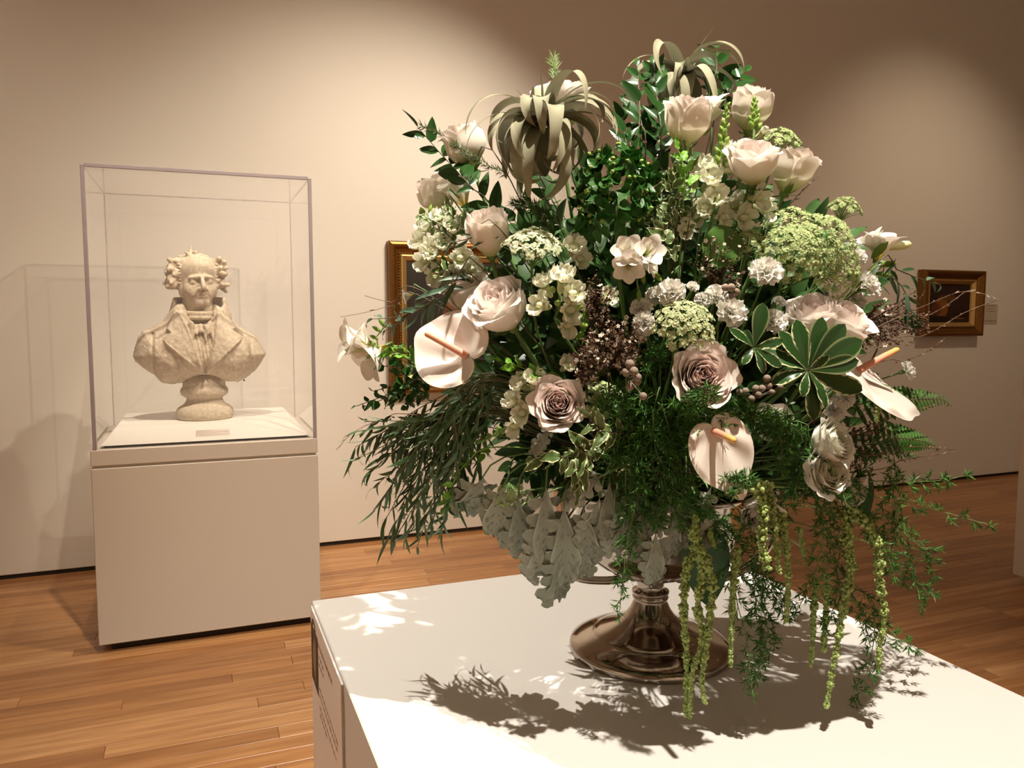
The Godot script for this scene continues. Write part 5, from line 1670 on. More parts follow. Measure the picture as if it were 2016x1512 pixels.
func small_blooms() -> void:
	# freesias
	freesia([[1237, 489, 0.09, vdir(-0.15, 0.25, 1), 66], [1284, 490, 0.085, vdir(0.25, 0.25, 1), 60], [1238, 530, 0.085, vdir(-0.1, -0.35, 1), 60], [1293, 517, 0.07, vdir(0.8, -0.1, 0.5), 56]],
		[[1266, 548, 0.06, vdir(0.1, -0.8, 0.5), 26, true], [1295, 545, 0.06, vdir(0.4, -0.6, 0.5), 28, true], [1258, 582, 0.06, vdir(0, -1, 0.3), 26, true]],
		[[1262, 600, 0.04], [1256, 560, 0.06], [1252, 520, 0.06]], "cluster of white freesia blooms with yellow throats in the middle")
	freesia([[1386, 186, 0.02, vdir(-0.1, 0.95, 0.3), 84], [1402, 204, 0.0, vdir(0.35, 0.9, 0.2), 66]], [[1420, 250, 0.0, vdir(0.2, 0.9, 0.2), 40, false]],
		[[1395, 320, -0.02], [1392, 260, 0.0]], "creamy white freesia at the very top of the arrangement")
	freesia([[668, 668, 0.02, vdir(-0.9, 0.15, 0.45), 80], [692, 660, 0.01, vdir(-0.8, 0.55, 0.2), 64], [708, 716, 0.03, vdir(-0.7, -0.45, 0.55), 92]],
		[[742, 648, 0.03, vdir(-0.8, 0.5, 0.1), 22, true], [736, 664, 0.03, vdir(-0.9, 0.4, 0.1), 20, true], [738, 682, 0.03, vdir(-0.9, 0.2, 0.1), 18, true], [752, 636, 0.03, vdir(-0.6, 0.8, 0.1), 22, true], [700, 690, 0.02, vdir(-0.9, 0.1, 0.3), 44, false], [770, 686, 0.04, vdir(-0.9, -0.3, 0.3), 32, true], [790, 690, 0.04, vdir(-0.8, 0.2, 0.3), 34, true]],
		[[830, 720, 0.0], [770, 710, 0.03], [744, 690, 0.03], [742, 660, 0.03], [760, 640, 0.03]], "white freesia reaching out at the far left edge")
	freesia([[1738, 455, 0.0, vdir(0.12, 0.97, 0.1), 76], [1706, 458, -0.02, vdir(-0.5, 0.85, 0.0), 56]], [[1764, 486, 0.0, vdir(0.95, 0.2, 0.1), 60, false], [1732, 492, 0.0, vdir(0.6, 0.7, 0.2), 44, true], [1728, 525, 0.0, vdir(0.75, 0.6, 0.2), 36, true], [1748, 520, 0.0, vdir(0.95, 0.1, 0.2), 34, true], [1738, 540, 0.0, vdir(0.97, -0.1, 0.2), 30, true]],
		[[1650, 600, -0.02], [1710, 545, -0.01], [1722, 490, -0.01]], "white and yellow freesia at the upper right edge with green buds")
	freesia([[893, 350, -0.03, vdir(-0.35, 0.9, 0.0), 84]], [], [[912, 420, -0.03], [905, 390, -0.03]], "pale freesia trumpet behind the cream rose at the upper left")
	freesia([[793, 585, -0.02, vdir(-0.9, -0.2, 0.2), 28]], [], [[860, 590, -0.01], [820, 582, -0.01]], "tiny wilted bloom in front of the gilt frame")
	# carnations
	for q in [[1322, 572, 60, -0.1, 0.5, 0.85, 0.06, "frilly white carnation below the freesia cluster"], [1290, 580, 44, -0.4, 0.5, 0.7, 0.04, "small white carnation left of the one under the freesias"],
			[1411, 580, 50, 0.0, 0.6, 0.8, 0.05, "white carnation beside the grey berries in the middle"], [1442, 612, 68, 0.2, 0.4, 0.9, 0.07, "largest white carnation, right of the green lace umbel"],
			[1261, 604, 46, -0.3, 0.5, 0.8, 0.05, "white carnation next to the brown filler flowers, upper of two"], [1268, 636, 48, -0.1, 0.1, 1.0, 0.06, "white carnation next to the brown filler flowers, lower of two"],
			[1527, 631, 58, 0.3, 0.4, 0.85, 0.05, "white carnation right of the small leaf whorl"], [1510, 531, 66, -0.1, 0.5, 0.85, 0.07, "white carnation at the lower left corner of the big green umbel"],
			[1691, 501, 44, 0.5, 0.5, 0.6, 0.02, "white carnation at the right side of the big green umbel"], [1714, 557, 58, 0.5, 0.5, 0.6, 0.02, "white carnation low at the right below the yellow freesia"],
			[1645, 806, 54, 0.3, 0.2, 0.9, 0.03, "pinkish white carnation under the side on anthurium, left of two"], [1668, 778, 46, 0.4, 0.3, 0.8, 0.02, "pinkish white carnation under the side on anthurium, right of two"],
			[1536, 592, 24, 0.1, 0.5, 0.8, 0.03, "little white carnation bud under the big green umbel"], [1364, 563, 26, 0.1, 0.7, 0.6, 0.06, "round white carnation bud in the middle"],
			[1790, 728, 40, 0.6, 0.3, 0.4, -0.04, "white carnation peeking out behind the side on anthurium"], [1690, 585, 44, 0.4, 0.4, 0.6, -0.02, "shaded white carnation behind the two cream roses"],
			[1385, 590, 36, -0.2, 0.2, 0.8, 0.02, "small shaded white carnation left of the grey berries"]]:
		carnation(q[0], q[1], q[2], vdir(q[3], q[4], q[5]), q[6], q[7])
	# snapdragons
	snapdragon([[1072, 562, 52, -0.4, 0.6, 0.6, 0.05], [1108, 552, 60, 0.1, 0.6, 0.8, 0.07], [1126, 582, 56, 0.4, 0.2, 0.9, 0.06], [1064, 604, 54, -0.6, 0.0, 0.8, 0.06], [1122, 612, 56, 0.2, -0.3, 0.9, 0.05], [1118, 640, 50, 0.1, -0.6, 0.7, 0.04], [1196, 590, 44, 0.3, 0.1, 0.8, 0.01]],
		[[1098, 596, 22, 0.1, 0.2, 0.9, 0.08], [1140, 605, 20, 0.6, 0.2, 0.6, 0.07], [1088, 570, 20, -0.2, 0.5, 0.8, 0.08], [1150, 640, 20, 0.6, -0.2, 0.6, 0.05]], [[1110, 660, 0.02], [1104, 600, 0.04], [1098, 550, 0.04]], "pale green white snapdragon left of the brown filler flowers")
	snapdragon([[1388, 330, 46, 0.2, 0.4, 0.8, 0.01], [1396, 358, 56, 0.1, 0.3, 0.9, 0.02], [1408, 392, 56, 0.0, 0.1, 0.9, 0.02], [1388, 412, 52, -0.2, 0.0, 0.9, 0.01], [1372, 430, 46, -0.2, -0.3, 0.8, 0.0], [1352, 452, 44, -0.2, -0.4, 0.8, 0.0], [1420, 430, 46, 0.3, -0.2, 0.8, 0.0], [1365, 350, 50, -0.3, 0.4, 0.7, 0.0]],
		bud_spike([1418, 320], [1432, 205], 22, 22), [[1395, 460, 0.0], [1408, 380, 0.0], [1420, 300, 0.0], [1432, 205, 0.02]], "white snapdragon spike with green buds in the upper right middle")
	snapdragon([[1442, 300, 50, -0.2, 0.6, 0.6, 0.02], [1436, 330, 52, -0.3, 0.2, 0.8, 0.02], [1490, 392, 52, 0.5, -0.3, 0.7, 0.02], [1462, 430, 54, 0.1, -0.4, 0.8, 0.0], [1505, 415, 46, 0.6, -0.4, 0.5, 0.0], [1445, 405, 50, 0.0, -0.2, 0.9, -0.01], [1500, 262, 34, 0.6, 0.5, 0.5, 0.0]],
		bud_spike([1485, 250], [1486, 192], 16, 20), [[1450, 440, -0.01], [1470, 340, -0.01], [1484, 270, 0.0], [1486, 192, 0.02]], "white snapdragon with a green bud tip among the upper right roses")
	snapdragon([[868, 436, 52, 0.0, 0.5, 0.7, 0.0], [842, 448, 50, -0.5, 0.3, 0.6, 0.0], [830, 478, 48, -0.6, 0.1, 0.6, 0.0], [852, 496, 52, -0.2, 0.0, 0.8, 0.01], [838, 514, 50, -0.5, -0.3, 0.7, 0.01], [872, 482, 50, 0.1, 0.2, 0.8, 0.0], [890, 452, 50, 0.2, 0.3, 0.8, 0.0], [905, 510, 52, 0.2, -0.2, 0.8, -0.01], [858, 540, 50, -0.1, -0.5, 0.7, -0.01], [892, 545, 46, 0.1, -0.4, 0.8, -0.02], [925, 530, 48, 0.3, -0.3, 0.7, -0.03]],
		[[832, 420, 26, -0.3, 0.9, 0.2, 0.0], [850, 415, 26, 0.0, 0.95, 0.2, 0.0]], [[930, 560, -0.03], [880, 500, -0.02], [845, 440, -0.01]], "cluster of greenish white snapdragon florets at the far left")
	snapdragon([[1026, 758, 46, -0.6, 0.3, 0.7, 0.05], [1050, 750, 50, 0.0, 0.5, 0.8, 0.06], [1012, 792, 48, -0.6, 0.3, 0.6, 0.05], [1030, 815, 50, -0.3, -0.2, 0.9, 0.05], [1014, 838, 46, -0.3, -0.6, 0.7, 0.04], [1115, 722, 42, 0.3, 0.3, 0.8, 0.04], [1068, 765, 44, 0.3, 0.2, 0.8, 0.04]],
		bud_spike([1010, 835], [938, 872], 16, 20), [[1070, 780, 0.02], [1020, 820, 0.04], [975, 856, 0.04], [938, 872, 0.04]], "white snapdragon drooping beside the open dusky pink rose")
	snapdragon([[1128, 490, 52, 0.1, 0.3, 0.9, 0.0], [1140, 512, 46, 0.3, -0.2, 0.8, -0.02]], [], [[1130, 600, -0.03], [1132, 540, -0.02]], "dim white snapdragon bloom between the lace umbel and the freesias")
	# lace umbels
	var w1 := col(0.60, 0.64, 0.38)
	var g1 := col(0.28, 0.38, 0.13)
	var g2 := col(0.50, 0.57, 0.28)
	umbel(1050, 474, 62, 34, vdir(0.05, 0.93, 0.36), 0.05, 42, 15, w1, col(0.70, 0.72, 0.50), "flat white lace umbel left of the middle")
	umbel(1560, 490, 66, 46, vdir(-0.2, 0.45, 0.87), 0.06, 46, 15, g1, g2, "green lace umbel at the right, left third of the big mass", 2.3)
	umbel(1630, 470, 74, 56, vdir(0.2, 0.55, 0.8), 0.05, 52, 15, g1, g2, "green lace umbel at the right, middle of the big mass", 2.3)
	umbel(1660, 530, 58, 40, vdir(0.4, 0.1, 0.9), 0.05, 38, 15, g1, g2, "green lace umbel at the right, lowest of the big mass", 2.3)
	umbel(1560, 435, 56, 34, vdir(-0.1, 0.85, 0.5), 0.0, 34, 13, g1, g2, "green lace umbel at the right, topmost of the big mass", 2.3)
	umbel(1664, 405, 34, 26, vdir(0.2, 0.9, 0.2), -0.04, 24, 12, g1, g2, "small dark green umbel standing above the big green mass", 2.6)
	umbel(1350, 632, 62, 40, vdir(0.0, 0.62, 0.78), 0.08, 40, 15, w1, g2, "green lace umbel above the wide open rose", 2.6)
	umbel(1540, 272, 46, 30, vdir(0.25, 0.92, 0.25), -0.05, 30, 14, g1, g2, "green lace umbel at the top right edge", 2.5)
	umbel(1190, 785, 46, 34, vdir(0.1, 0.6, 0.8), 0.0, 30, 13, g1, w1, "green white lace umbel right of the dusky pink rose", 2.5)
	umbel(1480, 470, 30, 22, vdir(0.0, 0.7, 0.7), 0.02, 18, 10, g1, g2, "small green umbel above the middle right carnation", 2.5)
	umbel(1005, 985, 42, 26, vdir(0.1, -0.75, 0.6), 0.0, 28, 13, g1, g2, "dark green umbel hanging upside down among the grey leaves", 2.4)
	umbel(1240, 955, 44, 34, vdir(0.0, 0.3, 0.95), -0.02, 26, 12, col(0.16, 0.15, 0.06), col(0.2, 0.2, 0.08), "brownish seeding umbel deep in the lower middle", 2.2)
	# brown filler flowers
	var br1 := col(0.10, 0.052, 0.032)
	var br2 := col(0.20, 0.115, 0.075)
	panicle(1176, 590, 40, 60, 0.05, 360, br1, br2, 0.16, "tall brown filler flower tip left of the middle")
	panicle(1205, 675, 80, 62, 0.06, 900, br1, br2, 0.22, "largest brown filler flower mass left of the open rose")
	panicle(1160, 720, 50, 40, 0.05, 360, br1, br2, 0.2, "brown filler flower at the lower left of its mass")
	panicle(1420, 515, 56, 60, 0.02, 420, br1, br2, 0.16, "thin brown filler flower under the round green leaf")
	panicle(1735, 640, 62, 60, 0.0, 520, br1, br2, 0.14, "brown filler flower at the right behind the cream roses", Vector2(0.6, -0.6))
	panicle(1800, 620, 46, 50, -0.02, 260, br1, br2, 0.04, "sparse dark filler flower at the right edge", Vector2(0.9, -0.3))
	panicle(1700, 880, 60, 62, 0.0, 460, br1, br2, 0.12, "dark brown filler flower at the lower right", Vector2(0.7, -0.2))
	panicle(1330, 935, 60, 46, -0.02, 300, br1, br2, 0.04, "dim brown filler flower under the heart shaped anthurium")
	# berries
	berries([[1240, 717, 19, 0.09], [1233, 733, 18, 0.09], [1248, 731, 18, 0.095], [1255, 743, 17, 0.085], [1240, 762, 16, 0.08], [1254, 752, 16, 0.08], [1266, 780, 16, 0.08], [1257, 660, 14, 0.05]], "grey berries at the left of the wide open rose")
	berries([[1488, 765, 15, 0.05], [1500, 765, 15, 0.055], [1513, 760, 15, 0.05], [1510, 745, 15, 0.05], [1494, 777, 15, 0.055], [1480, 785, 14, 0.05], [1468, 770, 14, 0.04], [1456, 772, 13, 0.04], [1525, 752, 13, 0.04], [1536, 762, 12, 0.04], [1520, 772, 12, 0.04]], "grey berries under the small leaf whorl")
	berries([[1428, 566, 15, 0.07], [1440, 566, 16, 0.075], [1450, 575, 15, 0.07], [1441, 582, 14, 0.07], [1434, 590, 13, 0.065]], "grey berries between the white carnations")

func air_plants_and_balls() -> void:
	tillandsia(1072, 250, 0.07, 118, 38, "large curly grey air plant at the upper left", [[2.9, 0.6, 200, 2.3, 9], [2.6, 0.9, 230, 2.6, 10], [0.2, 0.9, 240, 3.6, 9], [0.4, 1.1, 280, 4.2, 9], [-0.1, 0.7, 210, 2.6, 8], [0.1, 1.2, 300, 3.4, 9], [1.9, 1.45, 110, 0.2, 7], [2.4, 0.9, 90, 0.2, 6]])
	tillandsia(1345, 150, -0.08, 96, 20, "second curly grey air plant at the very top", [[0.1, 1.2, 150, 2.6, 12], [0.3, 1.2, 120, 0.4, 6], [3.0, 1.0, 150, 2.5, 9]])
	# spurge head: green bracts with yellow nectaries
	var c := dome(1212, 388, 0.0)
	var k := mpp(c)
	var o := thing("green_spurge_head", "dense dark green leafy head with tiny yellow green buds", "flower head", c)
	for q in 290:
		var y := 1.0 - 1.75 * (q + 0.5) / 290.0
		var r := sqrt(maxf(0.0, 1.0 - y * y))
		var a := q * 2.39996
		var n := rt * r * cos(a) + Vector3.UP * y - hf * r * sin(a)
		if n.dot(-hf) < -0.45: continue
		var p := c + (rt * n.dot(rt) * 78.0 + Vector3.UP * n.y * 86.0 + hf * n.dot(hf) * 56.0) * k * rnd(0.72, 1.03)
		var s := rnd(24, 34) * k
		placed(o, "bract", T.euph[q % 2], M.leaf, Transform3D(aim((rvec().slide(n.normalized()) + n * 0.25), n, 0.0).scaled_local(Vector3(s, s, s)), p))
		if q % 5 == 0:
			for w in 2:
				var s2 := rnd(6.5, 9) * k
				placed(o, "bud", T.yolk, M.tiny, Transform3D(Basis.from_euler(rvec()).scaled_local(Vector3(s2, s2, s2)), p + n * 0.008 + rvec() * 0.006))
	stem_to_heart(o, c, Vector3.UP, 0.003)

func hanging_things() -> void:
	# amaranth tassels
	amaranth([[1372, 1070, 0.06], [1352, 1120, 0.07], [1346, 1200, 0.07], [1352, 1290, 0.07], [1350, 1412, 0.07]], 26, 7, "longest amaranth tassel in front of the bowl's foot")
	amaranth([[1376, 1075, 0.07], [1386, 1110, 0.08], [1374, 1190, 0.08], [1382, 1260, 0.08], [1362, 1330, 0.08], [1358, 1416, 0.08]], 26, 7, "amaranth tassel in front of the bowl's foot, middle of three")
	amaranth([[1378, 1078, 0.075], [1402, 1140, 0.085], [1398, 1210, 0.085], [1388, 1290, 0.085], [1382, 1340, 0.085], [1388, 1386, 0.085]], 28, 8, "amaranth tassel in front of the bowl's foot, rightmost of three")
	amaranth([[1372, 1010, 0.05], [1366, 1050, 0.06], [1378, 1100, 0.06], [1380, 1160, 0.055]], 26, 12, "short amaranth tassel above the three at the bowl's foot")
	amaranth([[1452, 1080, 0.06], [1444, 1150, 0.06], [1440, 1230, 0.06], [1438, 1314, 0.06]], 22, 6, "amaranth tassel just right of the bowl's foot")
	amaranth([[1488, 945, 0.07], [1502, 1000, 0.075], [1500, 1070, 0.075], [1510, 1120, 0.07]], 36, 18, "thick short amaranth tassel under the heart shaped anthurium")
	amaranth([[1538, 1010, 0.06], [1548, 1080, 0.06], [1552, 1150, 0.06], [1548, 1226, 0.06]], 22, 7, "slender amaranth tassel hanging to the plinth's back edge")
	amaranth([[1512, 950, 0.06], [1522, 1020, 0.06], [1530, 1090, 0.06], [1536, 1130, 0.06]], 26, 10, "mid length amaranth tassel between the cream rose and ferns")
	amaranth([[1574, 1040, 0.05], [1580, 1075, 0.05], [1584, 1105, 0.05]], 14, 6, "tiny amaranth tassel in the lower right")
	amaranth([[1608, 1140, 0.04], [1602, 1200, 0.04], [1600, 1260, 0.04], [1596, 1312, 0.04]], 18, 6, "dark slender amaranth tassel, left of the lower right bunch")
	amaranth([[1628, 1130, 0.05], [1626, 1200, 0.05], [1622, 1285, 0.05]], 20, 8, "dark amaranth tassel, second of the lower right bunch")
	amaranth([[1672, 1000, 0.06], [1668, 1060, 0.065], [1676, 1120, 0.065], [1660, 1200, 0.065], [1646, 1280, 0.065], [1634, 1350, 0.065], [1626, 1396, 0.065]], 30, 8, "long amaranth tassel touching down at the lower right")
	amaranth([[1680, 1000, 0.07], [1712, 1040, 0.075], [1728, 1080, 0.075], [1732, 1150, 0.075], [1742, 1210, 0.075], [1732, 1270, 0.075], [1730, 1318, 0.075]], 34, 8, "long amaranth tassel at the right in front of the dark floor")
	amaranth([[1724, 760, 0.03], [1728, 800, 0.04], [1726, 830, 0.04]], 20, 10, "short amaranth tassel under the side on anthurium")
	amaranth([[1390, 1000, 0.04], [1396, 1030, 0.05], [1404, 1075, 0.05]], 18, 10, "small amaranth tassel above the bowl")
	# green stalks that carry the right hand tassels
	spray("amaranth_stalk", "bright green bent stalk carrying the right hand tassels", "stalk", [[1630, 965, 0.06], [1665, 990, 0.07], [1706, 1040, 0.075]], T.bright, 2, 14, 0.8, M.leaf, col(0.36, 0.48, 0.14), "", 0.2, 0.5, false, true, 0.0, 0.0026)
	# asparagus fern
	asparagus([[1300, 770, 0.04], [1280, 840, 0.06], [1262, 920, 0.06], [1250, 1000, 0.06], [1235, 1070, 0.06], [1220, 1200, 0.05]], "longest asparagus fern trailing down past the bowl's stem", "asparagus fern over the lower middle", 22, 44.0)
	asparagus([[1300, 780, 0.03], [1240, 820, 0.05], [1200, 860, 0.05]], "asparagus fern reaching left to the dusky pink rose", "asparagus fern over the lower middle", 22, 44.0)
	asparagus([[1290, 800, 0.04], [1320, 850, 0.06], [1345, 900, 0.06], [1365, 950, 0.06]], "asparagus fern along the left side of the heart shaped anthurium", "asparagus fern over the lower middle", 22, 44.0)
	asparagus([[1280, 800, 0.04], [1290, 880, 0.06], [1310, 950, 0.06], [1330, 1020, 0.06]], "asparagus fern hanging straight down left of the heart shaped anthurium", "asparagus fern over the lower middle", 22, 44.0)
	asparagus([[1270, 760, 0.04], [1220, 770, 0.05], [1190, 800, 0.05]], "asparagus fern just under the grey berries at the left", "asparagus fern over the lower middle", 22, 44.0)
	asparagus([[1420, 800, 0.04], [1460, 810, 0.06], [1500, 830, 0.06]], "asparagus fern at the lower right rim of the wide open rose", "asparagus fern over the lower middle", 22, 44.0)
	asparagus([[1330, 830, 0.05], [1380, 820, 0.08], [1440, 822, 0.08]], "asparagus fern lying on top of the heart shaped anthurium", "asparagus fern over the lower middle", 22, 44.0)
	asparagus([[1330, 1010, 0.04], [1400, 1030, 0.06], [1440, 1050, 0.06]], "asparagus fern right below the heart shaped anthurium's tip", "asparagus fern over the lower middle", 22, 44.0)
	asparagus([[1240, 900, 0.03], [1232, 990, 0.05], [1240, 1060, 0.05], [1228, 1150, 0.05]], "asparagus fern over the bowl, second of the trailing ones", "asparagus fern over the lower middle", 22, 44.0)
	asparagus([[1260, 880, 0.04], [1230, 880, 0.06], [1196, 900, 0.06]], "asparagus fern pointing left at the cream edged leaves", "asparagus fern over the lower middle", 22, 44.0)
	asparagus([[1335, 800, 0.08], [1372, 786, 0.12], [1402, 770, 0.135]], "small asparagus fern tip lying on the wide open rose", "asparagus fern over the lower middle", 22, 44.0)
	asparagus([[1500, 800, 0.03], [1535, 860, 0.05], [1540, 920, 0.06]], "asparagus fern between the cream rose and the ranunculus pair", "asparagus fern over the lower middle", 22, 44.0)
	asparagus([[1400, 940, 0.08], [1440, 950, 0.11], [1470, 945, 0.11]], "small asparagus fern tip crossing the heart shaped anthurium", "asparagus fern over the lower middle", 22, 44.0)
	asparagus([[1300, 730, 0.03], [1285, 700, 0.05], [1300, 690, 0.05]], "asparagus fern tuft at the upper left rim of the wide open rose", "asparagus fern over the lower middle", 22, 44.0)
	asparagus([[1560, 830, 0.03], [1580, 900, 0.05], [1560, 980, 0.06], [1530, 1050, 0.06]], "asparagus fern hanging left of the white ranunculus pair", "asparagus fern over the lower right", 22, 44.0)
	asparagus([[1560, 900, 0.03], [1600, 960, 0.05], [1620, 1050, 0.05], [1600, 1140, 0.05], [1570, 1200, 0.05]], "asparagus fern trailing from the ranunculus down to the plinth's back edge", "asparagus fern over the lower right", 22, 44.0)
	asparagus([[1600, 960, 0.03], [1680, 1000, 0.05], [1730, 1060, 0.05], [1760, 1130, 0.05]], "asparagus fern arching over the right hand tassels", "asparagus fern over the lower right", 22, 44.0)
	asparagus([[1500, 980, 0.03], [1480, 1060, 0.05], [1500, 1150, 0.06], [1490, 1200, 0.06]], "asparagus fern below the hanging cream rose", "asparagus fern over the lower right", 22, 44.0)
	asparagus([[1450, 1000, 0.03], [1440, 1080, 0.05], [1450, 1180, 0.06], [1470, 1260, 0.06], [1480, 1350, 0.06]], "longest asparagus fern right of the bowl's foot", "asparagus fern over the lower right", 22, 44.0)
	asparagus([[1480, 1100, 0.03], [1530, 1170, 0.05], [1550, 1210, 0.05]], "airy asparagus fern seen against the white plinth top", "asparagus fern over the lower right", 22, 44.0)
	asparagus([[1620, 1000, 0.03], [1640, 1080, 0.05], [1650, 1160, 0.05], [1630, 1230, 0.05]], "asparagus fern hanging among the lower right tassel bunch", "asparagus fern over the lower right", 22, 44.0)
	asparagus([[1560, 880, 0.04], [1540, 830, 0.06], [1500, 850, 0.06]], "asparagus fern tip in front of the small cream rose", "asparagus fern over the lower right", 22, 44.0)
	asparagus([[1590, 900, 0.06], [1640, 950, 0.08], [1690, 960, 0.08]], "asparagus fern tip under the lower ranunculus", "asparagus fern over the lower right", 22, 44.0)
	asparagus([[1490, 1180, 0.05], [1510, 1260, 0.06], [1490, 1330, 0.06]], "short asparagus fern beside the longest one at the bowl's foot", "asparagus fern over the lower right", 22, 44.0)
	# short tufts that thicken the fern mass in the lower middle
	for q in [[1290, 790, 1240, 800], [1300, 820, 1262, 850], [1310, 850, 1330, 880], [1290, 870, 1250, 905], [1300, 900, 1338, 940], [1280, 930, 1245, 960], [1300, 960, 1355, 985], [1260, 800, 1215, 835], [1270, 980, 1300, 1030], [1350, 985, 1400, 1010], [1250, 850, 1215, 885], [1320, 800, 1350, 835]]:
		asparagus([[q[0], q[1], 0.03], [(q[0] + q[2]) * 0.5, (q[1] + q[3]) * 0.5 - 8, 0.06], [q[2], q[3], 0.06]], "short green asparagus fern tuft in the lower middle", "short asparagus fern tufts", 14, 40.0)
	asparagus([[1690, 950, 0.0], [1780, 950, 0.02], [1860, 945, 0.02], [1892, 938, 0.02]], "asparagus fern sprig crossing the dark skirting at the right", "", 14, 40.0)
	asparagus([[1740, 980, -0.02], [1830, 1000, 0.0], [1900, 1020, 0.0], [1944, 1032, 0.0]], "lone asparagus fern sprig pointing right over the floor", "", 12, 34.0)
	asparagus([[1720, 1010, 0.02], [1790, 1060, 0.03], [1830, 1090, 0.03], [1838, 1130, 0.03]], "asparagus fern sprig drooping over the floor at the right", "", 14, 40.0)
	asparagus([[1750, 1080, 0.02], [1800, 1140, 0.03], [1830, 1170, 0.03], [1820, 1190, 0.03]], "lower asparagus fern sprig over the floor at the right", "", 12, 40.0)
	asparagus([[1680, 1150, 0.03], [1720, 1220, 0.05], [1715, 1290, 0.05], [1690, 1380, 0.05]], "long asparagus fern sprig hanging over the plinth's right edge", "", 16, 46.0)
	asparagus([[1700, 1200, 0.03], [1760, 1250, 0.04], [1800, 1275, 0.04]], "asparagus fern tip sticking out past the plinth's right edge", "", 10, 34.0)
	asparagus([[1720, 860, 0.0], [1760, 900, 0.01], [1760, 980, 0.01], [1770, 1050, 0.0]], "asparagus fern hanging behind the right hand tassels", "", 14, 40.0)
	asparagus([[1700, 760, -0.02], [1740, 830, 0.0], [1700, 900, 0.01], [1690, 960, 0.01]], "dark asparagus fern behind the lower right ranunculus", "", 16, 44.0)
	# dusty miller
	for q in [
			[[990, 960, 0.03], [960, 1080, 0.02], 0, 0.2, "grey lobed leaf pointing down left over the wooden floor"],
			[[950, 940, 0.03], [905, 1060, 0.0], 1, -0.3, "grey lobed leaf at the left end of the grey row"],
			[[1020, 980, 0.02], [1030, 1130, 0.02], 1, 0.2, "grey lobed leaf with its tip over the plinth's back edge"],
			[[1075, 960, 0.04], [1080, 1130, 0.06], 0, 0.0, "grey lobed leaf hanging in the middle of the grey row"],
			[[1110, 1000, 0.04], [1120, 1180, 0.05], 0, 0.1, "long grey lobed leaf just left of the bowl's handle"],
			[[1060, 1060, 0.04], [1062, 1200, 0.05], 2, 0.3, "grey lobed leaf low on the left over the white plinth"],
			[[1100, 1090, 0.03], [1112, 1222, 0.04], 1, -0.2, "lowest hanging grey lobed leaf"],
			[[1150, 1000, 0.05], [1160, 1130, 0.06], 1, 0.5, "narrow grey lobed leaf beside the bowl, left one"],
			[[1180, 980, 0.05], [1160, 1080, 0.06], 2, -0.4, "grey lobed leaf curling left above the bowl's handle"],
			[[1210, 1010, 0.05], [1215, 1120, 0.06], 2, 0.1, "grey lobed leaf on the left part of the bowl"],
			[[1290, 1050, 0.05], [1295, 1165, 0.06], 0, 0.0, "grey lobed leaf right in front of the bowl"],
			[[1400, 960, 0.05], [1365, 1060, 0.07], 2, 0.3, "grey lobed leaf under the heart shaped anthurium"],
			[[930, 980, 0.0], [890, 985, 0.0], 1, 0.0, "small grey lobed leaf poking out far left"],
			[[1000, 1040, 0.0], [985, 1090, 0.0], 0, 0.2, "small grey lobed leaf in front of the floor"],
			[[1085, 840, 0.03], [1045, 900, 0.05], 1, 0.0, "grey lobed leaf right under the dusky pink rose"],
			[[1190, 935, 0.05], [1090, 990, 0.06], 2, 0.3, "grey lobed leaf lying sideways under the cream edged leaves"],
			[[1230, 990, 0.03], [1270, 1070, 0.06], 0, 0.2, "grey lobed leaf slanting right over the bowl"],
			[[1140, 1050, 0.02], [1150, 1160, 0.03], 1, 0.4, "shaded grey lobed leaf behind the bowl's handle"],
			[[1330, 1010, 0.04], [1330, 1110, 0.06], 1, 0.0, "grey lobed leaf on the right part of the bowl"],
			[[900, 930, 0.0], [925, 1020, 0.0], 2, 0.2, "grey lobed leaf under the lime leaves at the left"],
			[[1250, 960, 0.03], [1245, 1090, 0.07], 0, -0.2, "wide grey lobed leaf covering the bowl's left middle"],
			[[1310, 960, 0.03], [1290, 1060, 0.07], 2, 0.2, "wide grey lobed leaf covering the bowl's rim"],
			[[1200, 950, 0.03], [1195, 1070, 0.07], 0, 0.2, "grey lobed leaf left of the bowl under the cream edged tip"],
			[[1350, 970, 0.03], [1345, 1090, 0.07], 2, 0.1, "grey lobed leaf beside the short amaranth tassel"],
			[[1275, 1000, 0.03], [1262, 1115, 0.07], 1, -0.2, "grey lobed leaf low on the bowl next to the trailing fern"],
			[[1400, 1000, 0.03], [1402, 1085, 0.06], 0, 0.2, "grey lobed leaf between the amaranth and the hanging cream rose"]]:
		single_leaf("dusty_miller_leaf", q[0], q[1], T.dusty[q[2]], q[3], q[4], M.felt, "grey dusty miller leaves")

